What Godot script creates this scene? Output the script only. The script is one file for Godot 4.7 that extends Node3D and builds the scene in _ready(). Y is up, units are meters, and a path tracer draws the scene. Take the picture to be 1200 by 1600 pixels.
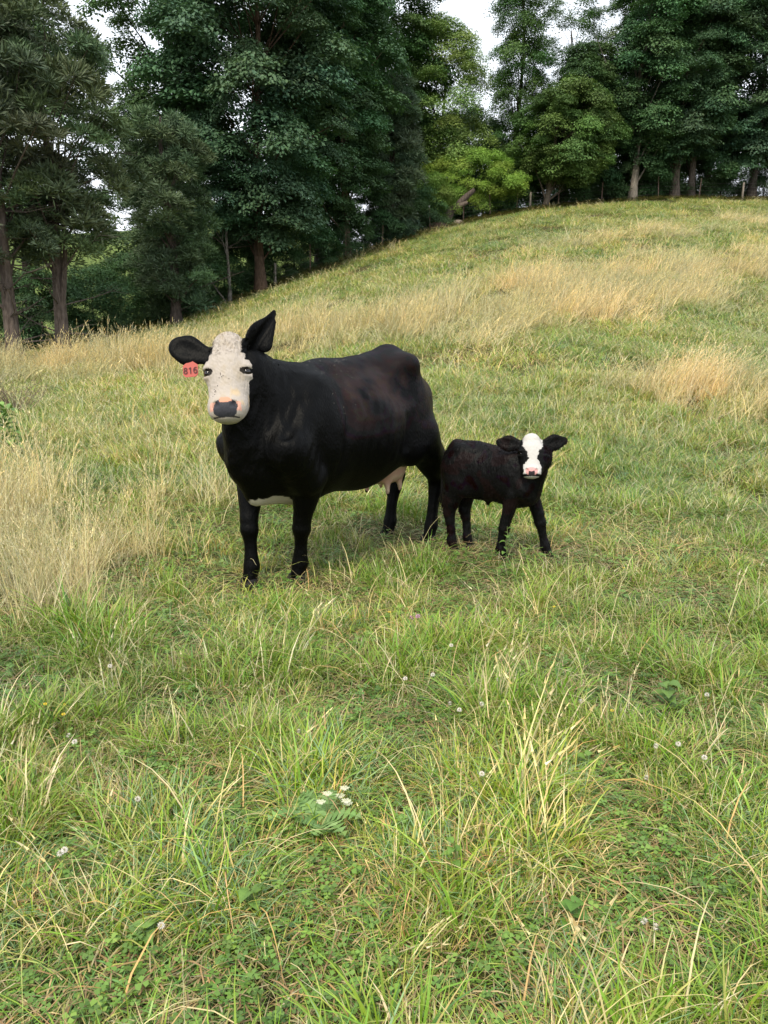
extends Node3D

# ---------------------------------------------------------------- terrain
# the pasture: flat round the camera, rising to a fence line under the trees
const AZ := [-0.8, -0.6, -0.45, -0.265, -0.16, -0.04, 0.083, 0.19, 0.33, 0.5, 0.8]
const RISE := [1.5, 1.5, 1.5, 2.6, 3.96, 5.95, 8.4, 9.8, 10.7, 11.0, 11.0]
const EDGE := [25.0, 27.0, 30.0, 34.0, 37.0, 41.0, 47.0, 50.0, 52.0, 54.0, 56.0]

var rng := RandomNumberGenerator.new()
var noise_a := FastNoiseLite.new()
var noise_b := FastNoiseLite.new()
var noise_c := FastNoiseLite.new()
var used := {}
var M := {}

func table(t: Array, u: float) -> float:
	if u <= AZ[0]: return t[0]
	var n := AZ.size()
	if u >= AZ[n - 1]: return t[n - 1]
	var i := 0
	while u > AZ[i + 1]: i += 1
	var w: float = (u - AZ[i]) / (AZ[i + 1] - AZ[i])
	var lin: float = lerpf(t[i], t[i + 1], w)
	var p0: float = t[maxi(i - 1, 0)]
	var p3: float = t[mini(i + 2, n - 1)]
	return lerpf(lin, cubic_interpolate(t[i], t[i + 1], p0, p3, w), 0.5)

func edge_at(x: float, z: float) -> float:
	return table(EDGE, x / maxf(-z, 1.0))

func ground_h(x: float, z: float) -> float:
	var d := -z
	var bumps := noise_b.get_noise_2d(x * 1.3, z * 1.3) * 0.03
	if d < 3.0: return bumps
	var u := x / d
	var f := table(RISE, u)
	var e := table(EDGE, u)
	var t := d / e
	var s := (minf(t, 1.0) - 0.12) / 0.88
	if s <= 0.0: return bumps
	var h := f * s * s / (s + 0.15) * 1.15
	if t > 1.0:
		h += 0.35 * (1.0 - exp(-(t - 1.0) * 12.0)) - maxf(d - e - 25.0, 0.0) * 0.03 * smoothstep(-0.1, 0.1, u)
		h += 17.0 * smoothstep(48.0, 135.0, d) * smoothstep(0.06, -0.12, u)
	return h + bumps * (1.0 - 0.6 * smoothstep(6.0, 14.0, d))

func on_ground(x: float, z: float) -> Vector3:
	return Vector3(x, ground_h(x, z), z)

# ---------------------------------------------------------------- helpers
func numbered(called: String) -> String:
	var n: int = used.get(called, 0)
	used[called] = n + 1
	return called if n == 0 else "%s_%03d" % [called, n]

func tag(o: Node, label: String, category: String, group := "", kind := "") -> Node:
	o.set_meta("label", label)
	o.set_meta("category", category)
	if group != "": o.set_meta("group", group)
	if kind != "": o.set_meta("kind", kind)
	return o

func thing(called: String, at: Vector3, turn := 0.0) -> Node3D:
	var o := Node3D.new()
	o.name = numbered(called)
	add_child(o)
	o.position = at
	o.rotation.y = turn
	return o

func part(called: String, mesh: Mesh, mat: Material, parent: Node) -> MeshInstance3D:
	var o := MeshInstance3D.new()
	o.name = called
	o.mesh = mesh
	if mat: o.material_override = mat
	parent.add_child(o, true)
	return o

class Geo:
	var v := PackedVector3Array()
	var n := PackedVector3Array()
	var c := PackedColorArray()
	var uv := PackedVector2Array()
	var i := PackedInt32Array()
	func mesh(with_normals := true) -> ArrayMesh:
		var a := []
		a.resize(Mesh.ARRAY_MAX)
		a[Mesh.ARRAY_VERTEX] = v
		if with_normals and n.size() == v.size(): a[Mesh.ARRAY_NORMAL] = n
		if c.size() == v.size(): a[Mesh.ARRAY_COLOR] = c
		if uv.size() == v.size(): a[Mesh.ARRAY_TEX_UV] = uv
		a[Mesh.ARRAY_INDEX] = i
		var m := ArrayMesh.new()
		m.add_surface_from_arrays(Mesh.PRIMITIVE_TRIANGLES, a)
		return m
	func smooth_normals(from := 0, first_index := 0) -> void:
		n.resize(v.size())
		for k in range(from, v.size()): n[k] = Vector3.ZERO
		for k in range(first_index, i.size(), 3):
			var a := v[i[k]]
			var nn := (v[i[k + 2]] - a).cross(v[i[k + 1]] - a)
			n[i[k]] += nn
			n[i[k + 1]] += nn
			n[i[k + 2]] += nn
		for k in range(from, v.size()): n[k] = n[k].normalized()
	func tri(a: Vector3, b: Vector3, d: Vector3, col: Color) -> void:
		var s := v.size()
		v.append(a); v.append(b); v.append(d)
		c.append(col); c.append(col); c.append(col)
		i.append(s); i.append(s + 1); i.append(s + 2)
	# a tube along points with radii; smooth round it
	func tube(pts: Array, radii: Array, sides: int, col: Color, rough := 0.0, rg: RandomNumberGenerator = null) -> void:
		var s := v.size()
		var fi := i.size()
		var up := Vector3(0.31, 0.2, 0.93)
		for k in pts.size():
			var t: Vector3 = (pts[mini(k + 1, pts.size() - 1)] - pts[maxi(k - 1, 0)]).normalized()
			var x := up.cross(t).normalized()
			if x.length() < 0.5: x = Vector3(1, 0, 0).cross(t).normalized()
			var y := t.cross(x)
			for q in sides:
				var ang := TAU * q / sides
				var r: float = radii[k]
				if rough > 0.0: r *= 1.0 + rg.randf_range(-rough, rough)
				v.append(pts[k] + (x * cos(ang) + y * sin(ang)) * r)
				c.append(col)
				uv.append(Vector2(float(q) / sides, k))
		for k in pts.size() - 1:
			for q in sides:
				var a := s + k * sides + q
				var b := s + k * sides + (q + 1) % sides
				i.append_array([a, a + sides, b, b, a + sides, b + sides])
		var tip := v.size()
		v.append(pts[pts.size() - 1]); c.append(col); uv.append(Vector2(0.5, pts.size()))
		for q in sides:
			i.append_array([s + (pts.size() - 1) * sides + q, tip, s + (pts.size() - 1) * sides + (q + 1) % sides])
		smooth_normals(s, fi)

func multi(called: String, mesh: Mesh, mat: Material, parent: Node, xf: Array, cols: Array) -> MultiMeshInstance3D:
	var mm := MultiMesh.new()
	mm.transform_format = MultiMesh.TRANSFORM_3D
	mm.use_colors = true
	mm.mesh = mesh
	mm.instance_count = xf.size()
	for k in xf.size():
		mm.set_instance_transform(k, xf[k])
		mm.set_instance_color(k, cols[k])
	var o := MultiMeshInstance3D.new()
	o.name = called
	o.multimesh = mm
	o.material_override = mat
	parent.add_child(o, true)
	return o

func grain(freq: float, octaves: int, low: Color, high: Color, size := 256, sd := 3) -> NoiseTexture2D:
	var n := FastNoiseLite.new()
	n.seed = sd
	n.frequency = freq
	n.fractal_octaves = octaves
	var t := NoiseTexture2D.new()
	t.width = size; t.height = size
	t.seamless = true
	t.noise = n
	var g := Gradient.new()
	g.set_color(0, low); g.set_color(1, high)
	t.color_ramp = g
	return t

func mat_vertex(rough: float, spec := 0.5, back := Color(0, 0, 0)) -> StandardMaterial3D:
	var m := StandardMaterial3D.new()
	m.vertex_color_use_as_albedo = true
	m.roughness = rough
	m.metallic_specular = spec
	m.cull_mode = BaseMaterial3D.CULL_DISABLED
	if back != Color(0, 0, 0):
		m.backlight_enabled = true
		m.backlight = back
	return m

func lin(r: float, g: float, b: float) -> Color:
	return Color(r, g, b).linear_to_srgb()

func materials() -> void:
	M.grass = mat_vertex(0.4, 0.46, Color(0.64, 0.66, 0.45))
	M.straw = mat_vertex(0.55, 0.45, Color(0.45, 0.45, 0.4))
	M.leaf = mat_vertex(0.5, 0.3, Color(0.62, 0.66, 0.5))
	M.leaf_matt = mat_vertex(0.6, 0.35, Color(0.5, 0.55, 0.4))
	M.needle = mat_vertex(0.6, 0.35, Color(0.3, 0.3, 0.25))
	M.plain = mat_vertex(0.8, 0.35)
	M.petal = mat_vertex(0.6, 0.35, Color(0.5, 0.5, 0.5))
	var b := mat_vertex(0.9, 0.3)
	b.albedo_texture = grain(0.03, 4, Color(0.55, 0.53, 0.5), Color(1.0, 0.97, 0.93))
	b.uv1_triplanar = true
	b.uv1_world_triplanar = true
	b.uv1_scale = Vector3(1.6, 0.35, 1.6)
	b.heightmap_enabled = true
	b.heightmap_texture = grain(0.04, 4, Color.BLACK, Color.WHITE, 256, 8)
	b.heightmap_scale = 3.0
	M.bark = b
	var g := mat_vertex(0.95, 0.2)
	g.albedo_texture = grain(0.05, 5, Color(0.45, 0.45, 0.42), Color(1, 1, 1), 512, 5)
	g.uv1_triplanar = true
	g.uv1_world_triplanar = true
	g.uv1_scale = Vector3(0.6, 0.6, 0.6)
	g.heightmap_enabled = true
	g.heightmap_texture = grain(0.08, 4, Color.BLACK, Color.WHITE, 256, 9)
	g.heightmap_scale = 4.0
	M.soil = g
	var f := mat_vertex(0.5, 0.22)
	f.heightmap_enabled = true
	f.heightmap_texture = grain(0.075, 4, Color.BLACK, Color.WHITE, 512, 12)
	f.heightmap_scale = 0.35
	f.uv1_triplanar = true
	f.uv1_scale = Vector3(2.2, 0.75, 2.2)
	M.coat = f
	var e := StandardMaterial3D.new()
	e.albedo_color = lin(0.008, 0.005, 0.004)
	e.roughness = 0.05
	M.eye = e
	var h := StandardMaterial3D.new()
	h.albedo_color = lin(0.012, 0.011, 0.011)
	h.roughness = 0.7
	h.metallic_specular = 0.3
	M.hoof = h
	var t := StandardMaterial3D.new()
	t.albedo_color = lin(0.38, 0.045, 0.028)
	t.roughness = 0.5
	M.tag = t
	var k := StandardMaterial3D.new()
	k.albedo_color = lin(0.04, 0.008, 0.008)
	k.roughness = 0.7
	M.ink = k
	var st := StandardMaterial3D.new()
	st.albedo_color = lin(0.17, 0.11, 0.08)
	st.roughness = 0.8
	M.steel = st
	var w := StandardMaterial3D.new()
	w.albedo_color = lin(0.55, 0.55, 0.52)
	w.roughness = 0.7
	M.white = w
	var wr := StandardMaterial3D.new()
	wr.albedo_color = lin(0.16, 0.15, 0.14)
	wr.roughness = 0.6
	wr.metallic = 0.5
	M.wire = wr

# ---------------------------------------------------------------- solid shapes from distance fields
class Field:
	var inv: Array[Transform3D] = []
	var ln := PackedFloat32Array()
	var ra := PackedFloat32Array()
	var rb := PackedFloat32Array()
	var sc := PackedFloat32Array()
	var kk := PackedFloat32Array()
	var op := PackedInt32Array()
	var frame := Transform3D()
	var fs := 1.0
	func set_frame(t: Transform3D) -> void:
		frame = t
		fs = t.basis.x.length()
	# a tapered capsule from a to b, squashed by s about the frame's axes; kind 0 adds, 1 cuts
	func cone(a: Vector3, b: Vector3, r1: float, r2: float, s := Vector3.ONE, k := 0.08, kind := 0) -> void:
		var a2 := a / s
		var b2 := b / s
		var l := (b2 - a2).length()
		var y := (b2 - a2) / l if l > 1e-5 else Vector3.UP
		var x := y.cross(Vector3(0.3, 0.5, 0.81)).normalized()
		var z := x.cross(y)
		var to_canon := Transform3D(Basis(x, y, z), a2).affine_inverse()
		var squash := Transform3D(Basis.from_scale(Vector3.ONE / s), Vector3.ZERO)
		inv.append(to_canon * squash * frame.affine_inverse())
		ln.append(maxf(l, 1e-5))
		ra.append(r1); rb.append(r2)
		sc.append(minf(s.x, minf(s.y, s.z)) * fs)
		kk.append(k * fs)
		op.append(kind)
	func ball(at: Vector3, radii: Vector3, k := 0.08, kind := 0) -> void:
		cone(at, at, 1.0, 1.0, radii, k, kind)
	func chain(pts: Array, radii: Array, k := 0.05, s := Vector3.ONE) -> void:
		for q in pts.size() - 1: cone(pts[q], pts[q + 1], radii[q], radii[q + 1], s, k)
	func one(q: int, p: Vector3) -> float:
		var w: Vector3 = inv[q] * p
		var l := ln[q]
		var h := clampf(w.y / l, 0.0, 1.0)
		w.y -= h * l
		return (w.length() - ra[q] - (rb[q] - ra[q]) * h) * sc[q]
	func at(p: Vector3, list: PackedInt32Array) -> float:
		var d := 1e9
		for q in list:
			var w: Vector3 = inv[q] * p
			var l := ln[q]
			var h := clampf(w.y / l, 0.0, 1.0)
			w.y -= h * l
			var e := (w.length() - ra[q] - (rb[q] - ra[q]) * h) * sc[q]
			var k := kk[q]
			if op[q] == 0:
				var m := maxf(k - absf(d - e), 0.0)
				d = minf(d, e) - m * m * 0.25 / k
			else:
				var m2 := maxf(k - absf(d + e), 0.0)
				d = maxf(d, -e) + m2 * m2 * 0.25 / k
		return d
	# surface nets, only in blocks near the surface
	func mesh_into(g: Geo, lo: Vector3, hi: Vector3, cell: float) -> int:
		var B := 4
		var bs := cell * B
		var hd := bs * 0.87
		var nx := int(ceil((hi.x - lo.x) / bs / 4.0))
		var ny := int(ceil((hi.y - lo.y) / bs / 4.0))
		var nz := int(ceil((hi.z - lo.z) / bs / 4.0))
		var vid := {}
		var edges := []
		var first := g.v.size()
		var first_i := g.i.size()
		var W := B + 1
		var val := PackedFloat32Array()
		val.resize(W * W * W)
		var SY := 4096
		var SZ := 4096 * 4096
		var dist := PackedFloat32Array()
		dist.resize(ln.size())
		var blocks := []
		for cz in nz:
			for cy in ny:
				for cx in nx:
					var mid := lo + (Vector3(cx, cy, cz) + Vector3.ONE * 0.5) * bs * 4.0
					var dm := 1e9
					for q in ln.size():
						var e := one(q, mid)
						dist[q] = e
						if op[q] == 0: dm = minf(dm, e)
					if dm > hd * 4.0 + 0.05 * fs: continue
					var act := PackedInt32Array()
					for q in ln.size():
						if op[q] == 0:
							if dist[q] < dm + 8.0 * hd + kk[q]: act.append(q)
						elif dist[q] < hd * 4.0 + kk[q]: act.append(q)
					for q in 64: blocks.append([cx * 4 + q % 4, cy * 4 + (q / 4) % 4, cz * 4 + q / 16, act])
		for blk in blocks:
					var bx: int = blk[0]
					var by: int = blk[1]
					var bz: int = blk[2]
					var near: PackedInt32Array = blk[3]
					var o := lo + Vector3(bx, by, bz) * bs
					var mid := o + Vector3.ONE * bs * 0.5
					var dm := 1e9
					for q in near:
						var e := one(q, mid)
						dist[q] = e
						if op[q] == 0: dm = minf(dm, e)
					if dm > hd + 0.05 * fs: continue
					var whole := at(mid, near)
					if absf(whole) > hd * 1.15: continue
					var act := PackedInt32Array()
					for q in near:
						if op[q] == 0:
							if dist[q] < dm + 2.0 * hd + kk[q]: act.append(q)
						elif dist[q] < hd + kk[q]: act.append(q)
					var any_in := false
					var any_out := false
					var at_i := 0
					for z in W:
						for y in W:
							for x in W:
								var e := at(o + Vector3(x, y, z) * cell, act)
								val[at_i] = e
								at_i += 1
								if e < 0.0: any_in = true
								else: any_out = true
					if not (any_in and any_out): continue
					for z in B:
						for y in B:
							for x in B:
								var b0 := x + W * (y + W * z)
								var c0 := val[b0]
								var c1 := val[b0 + 1]
								var c2 := val[b0 + W]
								var c3 := val[b0 + W + 1]
								var c4 := val[b0 + W * W]
								var c5 := val[b0 + W * W + 1]
								var c6 := val[b0 + W * W + W]
								var c7 := val[b0 + W * W + W + 1]
								var ins := int(c0 < 0.0) + int(c1 < 0.0) + int(c2 < 0.0) + int(c3 < 0.0) + int(c4 < 0.0) + int(c5 < 0.0) + int(c6 < 0.0) + int(c7 < 0.0)
								if ins == 0 or ins == 8: continue
								var s := Vector3.ZERO
								var cnt := 0
								var t := 0.0
								if (c0 < 0.0) != (c1 < 0.0): s += Vector3(c0 / (c0 - c1), 0, 0); cnt += 1
								if (c2 < 0.0) != (c3 < 0.0): s += Vector3(c2 / (c2 - c3), 1, 0); cnt += 1
								if (c4 < 0.0) != (c5 < 0.0): s += Vector3(c4 / (c4 - c5), 0, 1); cnt += 1
								if (c6 < 0.0) != (c7 < 0.0): s += Vector3(c6 / (c6 - c7), 1, 1); cnt += 1
								if (c0 < 0.0) != (c2 < 0.0): s += Vector3(0, c0 / (c0 - c2), 0); cnt += 1
								if (c1 < 0.0) != (c3 < 0.0): s += Vector3(1, c1 / (c1 - c3), 0); cnt += 1
								if (c4 < 0.0) != (c6 < 0.0): s += Vector3(0, c4 / (c4 - c6), 1); cnt += 1
								if (c5 < 0.0) != (c7 < 0.0): s += Vector3(1, c5 / (c5 - c7), 1); cnt += 1
								if (c0 < 0.0) != (c4 < 0.0): s += Vector3(0, 0, c0 / (c0 - c4)); cnt += 1
								if (c1 < 0.0) != (c5 < 0.0): s += Vector3(1, 0, c1 / (c1 - c5)); cnt += 1
								if (c2 < 0.0) != (c6 < 0.0): s += Vector3(0, 1, c2 / (c2 - c6)); cnt += 1
								if (c3 < 0.0) != (c7 < 0.0): s += Vector3(1, 1, c3 / (c3 - c7)); cnt += 1
								var X := bx * B + x
								var Y := by * B + y
								var Z := bz * B + z
								vid[X + SY * Y + SZ * Z] = g.v.size()
								g.v.append(o + (Vector3(x, y, z) + s / cnt) * cell)
								var key := X + SY * Y + SZ * Z
								if (c0 < 0.0) != (c1 < 0.0): edges.append([key, 0, c0 < 0.0])
								if (c0 < 0.0) != (c2 < 0.0): edges.append([key, 1, c0 < 0.0])
								if (c0 < 0.0) != (c4 < 0.0): edges.append([key, 2, c0 < 0.0])
		for e in edges:
			var key: int = e[0]
			var p: int = SY
			var q: int = SZ
			if e[1] == 1:
				p = SZ; q = 1
			elif e[1] == 2:
				p = 1; q = SY
			var a: int = vid.get(key, -1)
			var b: int = vid.get(key - p, -1)
			var c: int = vid.get(key - p - q, -1)
			var d: int = vid.get(key - q, -1)
			if a < 0 or b < 0 or c < 0 or d < 0: continue
			if e[2]: g.i.append_array([a, c, b, a, d, c])
			else: g.i.append_array([a, b, c, a, c, d])
		g.smooth_normals(first, first_i)
		return first

# ---------------------------------------------------------------- cattle
func ear_field(f: Field, base: Vector3, tip: Vector3, face: Vector3, wide: float, thick: float, blunt := 0.0) -> void:
	# a leaf-shaped ear with a hollow on the side that looks along face
	var keep := f.frame
	var y := (tip - base).normalized()
	var z := (face - y * face.dot(y)).normalized()
	var x := y.cross(z)
	var l := (tip - base).length()
	f.set_frame(keep * Transform3D(Basis(x, y, z), base))
	var s := Vector3(1.0, 1.0, thick)
	var m := 0.42 + blunt * 0.2
	f.cone(Vector3(0, -0.02, 0), Vector3(0, l * m, 0), wide * 0.5, wide, s, 0.03)
	f.cone(Vector3(0, l * m, 0), Vector3(0, l * (0.93 - blunt * 0.1), 0), wide, wide * (0.3 + blunt * 0.45), s, 0.015)
	f.cone(Vector3(0, l * 0.15, wide * thick * 1.1), Vector3(0, l * 0.75, wide * thick * 1.15), wide * 0.35, wide * 0.62, Vector3(1, 1, thick * 1.3), 0.01, 1)
	f.set_frame(keep)

func head_field(f: Field) -> void:
	# face along +z, crown along +y, chin at y = 0; metres for a grown cow
	f.cone(Vector3(0, 0.455, -0.105), Vector3(0, 0.30, -0.105), 0.082, 0.118, Vector3.ONE, 0.05)
	f.ball(Vector3(0, 0.37, -0.055), Vector3(0.118, 0.125, 0.07), 0.05)
	f.ball(Vector3(0, 0.492, -0.07), Vector3(0.068, 0.052, 0.06), 0.05)
	f.cone(Vector3(0, 0.35, -0.035), Vector3(0, 0.13, 0.0), 0.07, 0.075, Vector3(1.28, 1, 0.85), 0.06)
	for s in [-1.0, 1.0]:
		f.cone(Vector3(0.066 * s, 0.28, -0.105), Vector3(0.062 * s, 0.12, -0.045), 0.062, 0.058, Vector3.ONE, 0.05)
		f.ball(Vector3(0.112 * s, 0.312, -0.06), Vector3(0.036, 0.045, 0.042), 0.035)
		f.ball(Vector3(0.095 * s, 0.345, -0.035), Vector3(0.034, 0.022, 0.03), 0.03)
		f.ball(Vector3(0.110 * s, 0.331, -0.022), Vector3(0.034, 0.011, 0.022), 0.02)
		f.ball(Vector3(0.114 * s, 0.279, -0.032), Vector3(0.03, 0.012, 0.024), 0.02)
	f.cone(Vector3(0, 0.27, -0.19), Vector3(0, 0.085, -0.085), 0.09, 0.06, Vector3(1.0, 1, 1), 0.06)
	f.ball(Vector3(0, 0.092, -0.005), Vector3(0.099, 0.062, 0.075), 0.045)
	f.ball(Vector3(0.055, 0.07, 0.005), Vector3(0.048, 0.046, 0.055), 0.03)
	f.ball(Vector3(-0.055, 0.07, 0.005), Vector3(0.048, 0.046, 0.055), 0.03)
	f.ball(Vector3(0, 0.082, 0.045), Vector3(0.068, 0.05, 0.04), 0.03)
	f.ball(Vector3(0, 0.026, -0.012), Vector3(0.066, 0.018, 0.062), 0.008)
	for s in [-1.0, 1.0]:
		f.cone(Vector3(0.043 * s, 0.088, 0.098), Vector3(0.062 * s, 0.103, 0.07), 0.015, 0.016, Vector3(1, 1, 1), 0.008, 1)
		f.cone(Vector3(0.062 * s, 0.103, 0.07), Vector3(0.068 * s, 0.083, 0.062), 0.011, 0.006, Vector3(1, 1, 1), 0.012, 1)
		f.ball(Vector3(0.130 * s, 0.304, -0.018), Vector3(0.024, 0.018, 0.026), 0.01, 1)

func paint(g: Geo, from: int, how: Callable) -> void:
	g.c.resize(g.v.size())
	for k in range(from, g.v.size()): g.c[k] = how.call(g.v[k], g.n[k])

func coat_noise(p: Vector3, fq: float) -> float:
	return noise_c.get_noise_3d(p.x * fq, p.y * fq, p.z * fq)

func face_paint(h: Vector3, n: float, n2: float) -> Color:
	# colours of the cow's head by place on the head
	var black := Color(0.0036, 0.0035, 0.0036)
	var white := Color(0.41, 0.36, 0.31).lerp(Color(0.38, 0.30, 0.21), clampf(n2 * 0.9 - 0.05, 0.0, 0.5))
	if h.x > 0.03 and h.y < 0.22 and h.y > 0.1: white = white.lerp(Color(0.55, 0.40, 0.22), clampf(n2 * 1.4 + 0.1, 0.0, 0.55))
	var nose := pow(absf(h.x) / 0.073, 3.0) + pow(absf(h.y - 0.078) / 0.049, 3.0)
	if h.z > 0.015:
		if h.y > 0.108 and h.y < 0.138 and absf(h.x) < 0.038 - absf(h.y - 0.12) * 0.9 + n * 0.01: return Color(0.55, 0.27, 0.18)
		if nose < 1.0 + n * 0.1: return Color(0.04, 0.042, 0.05)
		if nose < 2.2 and h.y > 0.062 and h.y < 0.115 and absf(h.x) > 0.03: return Color(0.55, 0.30, 0.23)
	if h.y < 0.034 and h.y > 0.028 and h.z > 0.0 and absf(h.x) < 0.08: return Color(0.05, 0.04, 0.04)
	var back := -0.115 + n * 0.022 + clampf((h.y - 0.40) * 0.35, -0.02, 0.05)
	if h.y < 0.2: back += 0.02
	if h.y < 0.30: back += 0.03
	if absf(h.x) > 0.152 or (absf(h.x) > 0.112 and h.y > 0.37) or (absf(h.x) > 0.088 and h.y > 0.41): return black
	var eye := Vector2((absf(h.x) - 0.118) / 0.036, (h.y - 0.304) / 0.022).length()
	if eye < 1.0 and h.z > -0.075: return Color(0.02, 0.016, 0.015)
	return white if h.z > back else black

func calf_paint(h: Vector3, n: float) -> Color:
	var black := Color(0.006, 0.0045, 0.0045)
	var white := Color(0.50, 0.475, 0.45)
	var nose := pow((h.x) / 0.066, 2.0) + pow((h.y - 0.085) / 0.045, 2.0)
	if h.z > 0.02 and nose < 1.1:
		if absf(h.x) < 0.034 and h.y < 0.085 + n * 0.01: return Color(0.04, 0.035, 0.037)
		return Color(0.60, 0.31, 0.30)
	if h.y < 0.055 and h.y > 0.03 and h.z > -0.02: return black
	if h.y <= 0.03: return Color(0.5, 0.47, 0.45) if h.z > -0.03 else black
	if h.z < -0.11: return black
	var half := 0.0
	if h.y < 0.17: half = 0.098 if h.z > -0.03 else 0.0
	elif h.y < 0.24: half = lerpf(0.09, 0.046, (h.y - 0.17) / 0.07)
	elif h.y < 0.33: half = lerpf(0.046, 0.068, (h.y - 0.24) / 0.09)
	elif h.y < 0.40: half = lerpf(0.068, 0.125, (h.y - 0.33) / 0.07)
	else: half = 0.115
	var cx := 0.014 if h.y > 0.2 else 0.008
	return white if absf(h.x - cx) < half + n * 0.012 else black

func leg(f: Field, pts: Array, radii: Array) -> void:
	f.chain(pts, radii, 0.014)

func hoof_mesh(s: float) -> ArrayMesh:
	# two claws, wider at the ground, sloped in front; toe along +x
	var g := Geo.new()
	for side in [-1.0, 1.0]:
		var rings := [[0.0, 0.062, 0.033, 0.018], [0.028, 0.054, 0.031, 0.012], [0.062, 0.038, 0.027, 0.002]]
		var s0 := g.v.size()
		for r in rings:
			for q in 10:
				var a := TAU * q / 10.0
				var ex: float = cos(a)
				var px: float = (ex * r[1] if ex > 0.0 else ex * r[1] * 0.75) + r[3]
				g.v.append(Vector3(px, r[0], sin(a) * r[2] + side * 0.03) * s)
		for k in 2:
			for q in 10:
				var a := s0 + k * 10 + q
				var b := s0 + k * 10 + (q + 1) % 10
				g.i.append_array([a, a + 10, b, b, a + 10, b + 10])
		var top := g.v.size()
		g.v.append(Vector3(0.0, 0.066, side * 0.03) * s)
		for q in 10: g.i.append_array([s0 + 20 + q, top, s0 + 20 + (q + 1) % 10])
	g.smooth_normals()
	return g.mesh()

func fuzz(called: String, g: Geo, parent: Node, count: int, length: float, width: float, keep: Callable, lie: Vector3, sd: int, jit := 0.5) -> void:
	# short hairs standing on the coat, leaning along lie
	rng.seed = sd
	var h := Geo.new()
	for q in 4:
		var o := Vector3(rng.randf_range(-2, 2), 0, rng.randf_range(-2, 2)) * width * 2.0
		var t := o + Vector3(rng.randf_range(-0.3, 0.3), 1.0, rng.randf_range(-0.3, 0.3)) * length
		h.tri(o - Vector3(width, 0, 0), o + Vector3(width, 0, 0), t, Color.WHITE)
	var so := soup(h)
	var out := Soup.new()
	var made := 0
	var tries := 0
	while made < count and tries < count * 12:
		tries += 1
		var k := rng.randi_range(0, g.v.size() - 1)
		var p := g.v[k]
		if not keep.call(p): continue
		made += 1
		var n := g.n[k]
		var y := (n * 0.55 + lie + Vector3(rng.randf_range(-1, 1), rng.randf_range(-1, 1), rng.randf_range(-1, 1)) * jit).normalized()
		if y.dot(n) < 0.12: y = (y + n * 0.5).normalized()
		var x := y.cross(Vector3(rng.randf_range(-1, 1), rng.randf_range(-1, 1), rng.randf_range(-1, 1))).normalized()
		var sc := rng.randf_range(0.6, 1.25)
		out.v.append_array(Transform3D(Basis(x, y, x.cross(y)) * sc, p - n * 0.001) * (so[0] as PackedVector3Array))
		var v := rng.randf_range(0.75, 1.3)
		var cc := g.c[k]
		var cols := PackedColorArray()
		cols.resize(12)
		cols.fill(Color(cc.r * v, cc.g * v, cc.b * v))
		out.c.append_array(cols)
	var o := part(called, out.mesh(), M.coat_hair, parent)
	o.set_meta("kind", "stuff")

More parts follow.
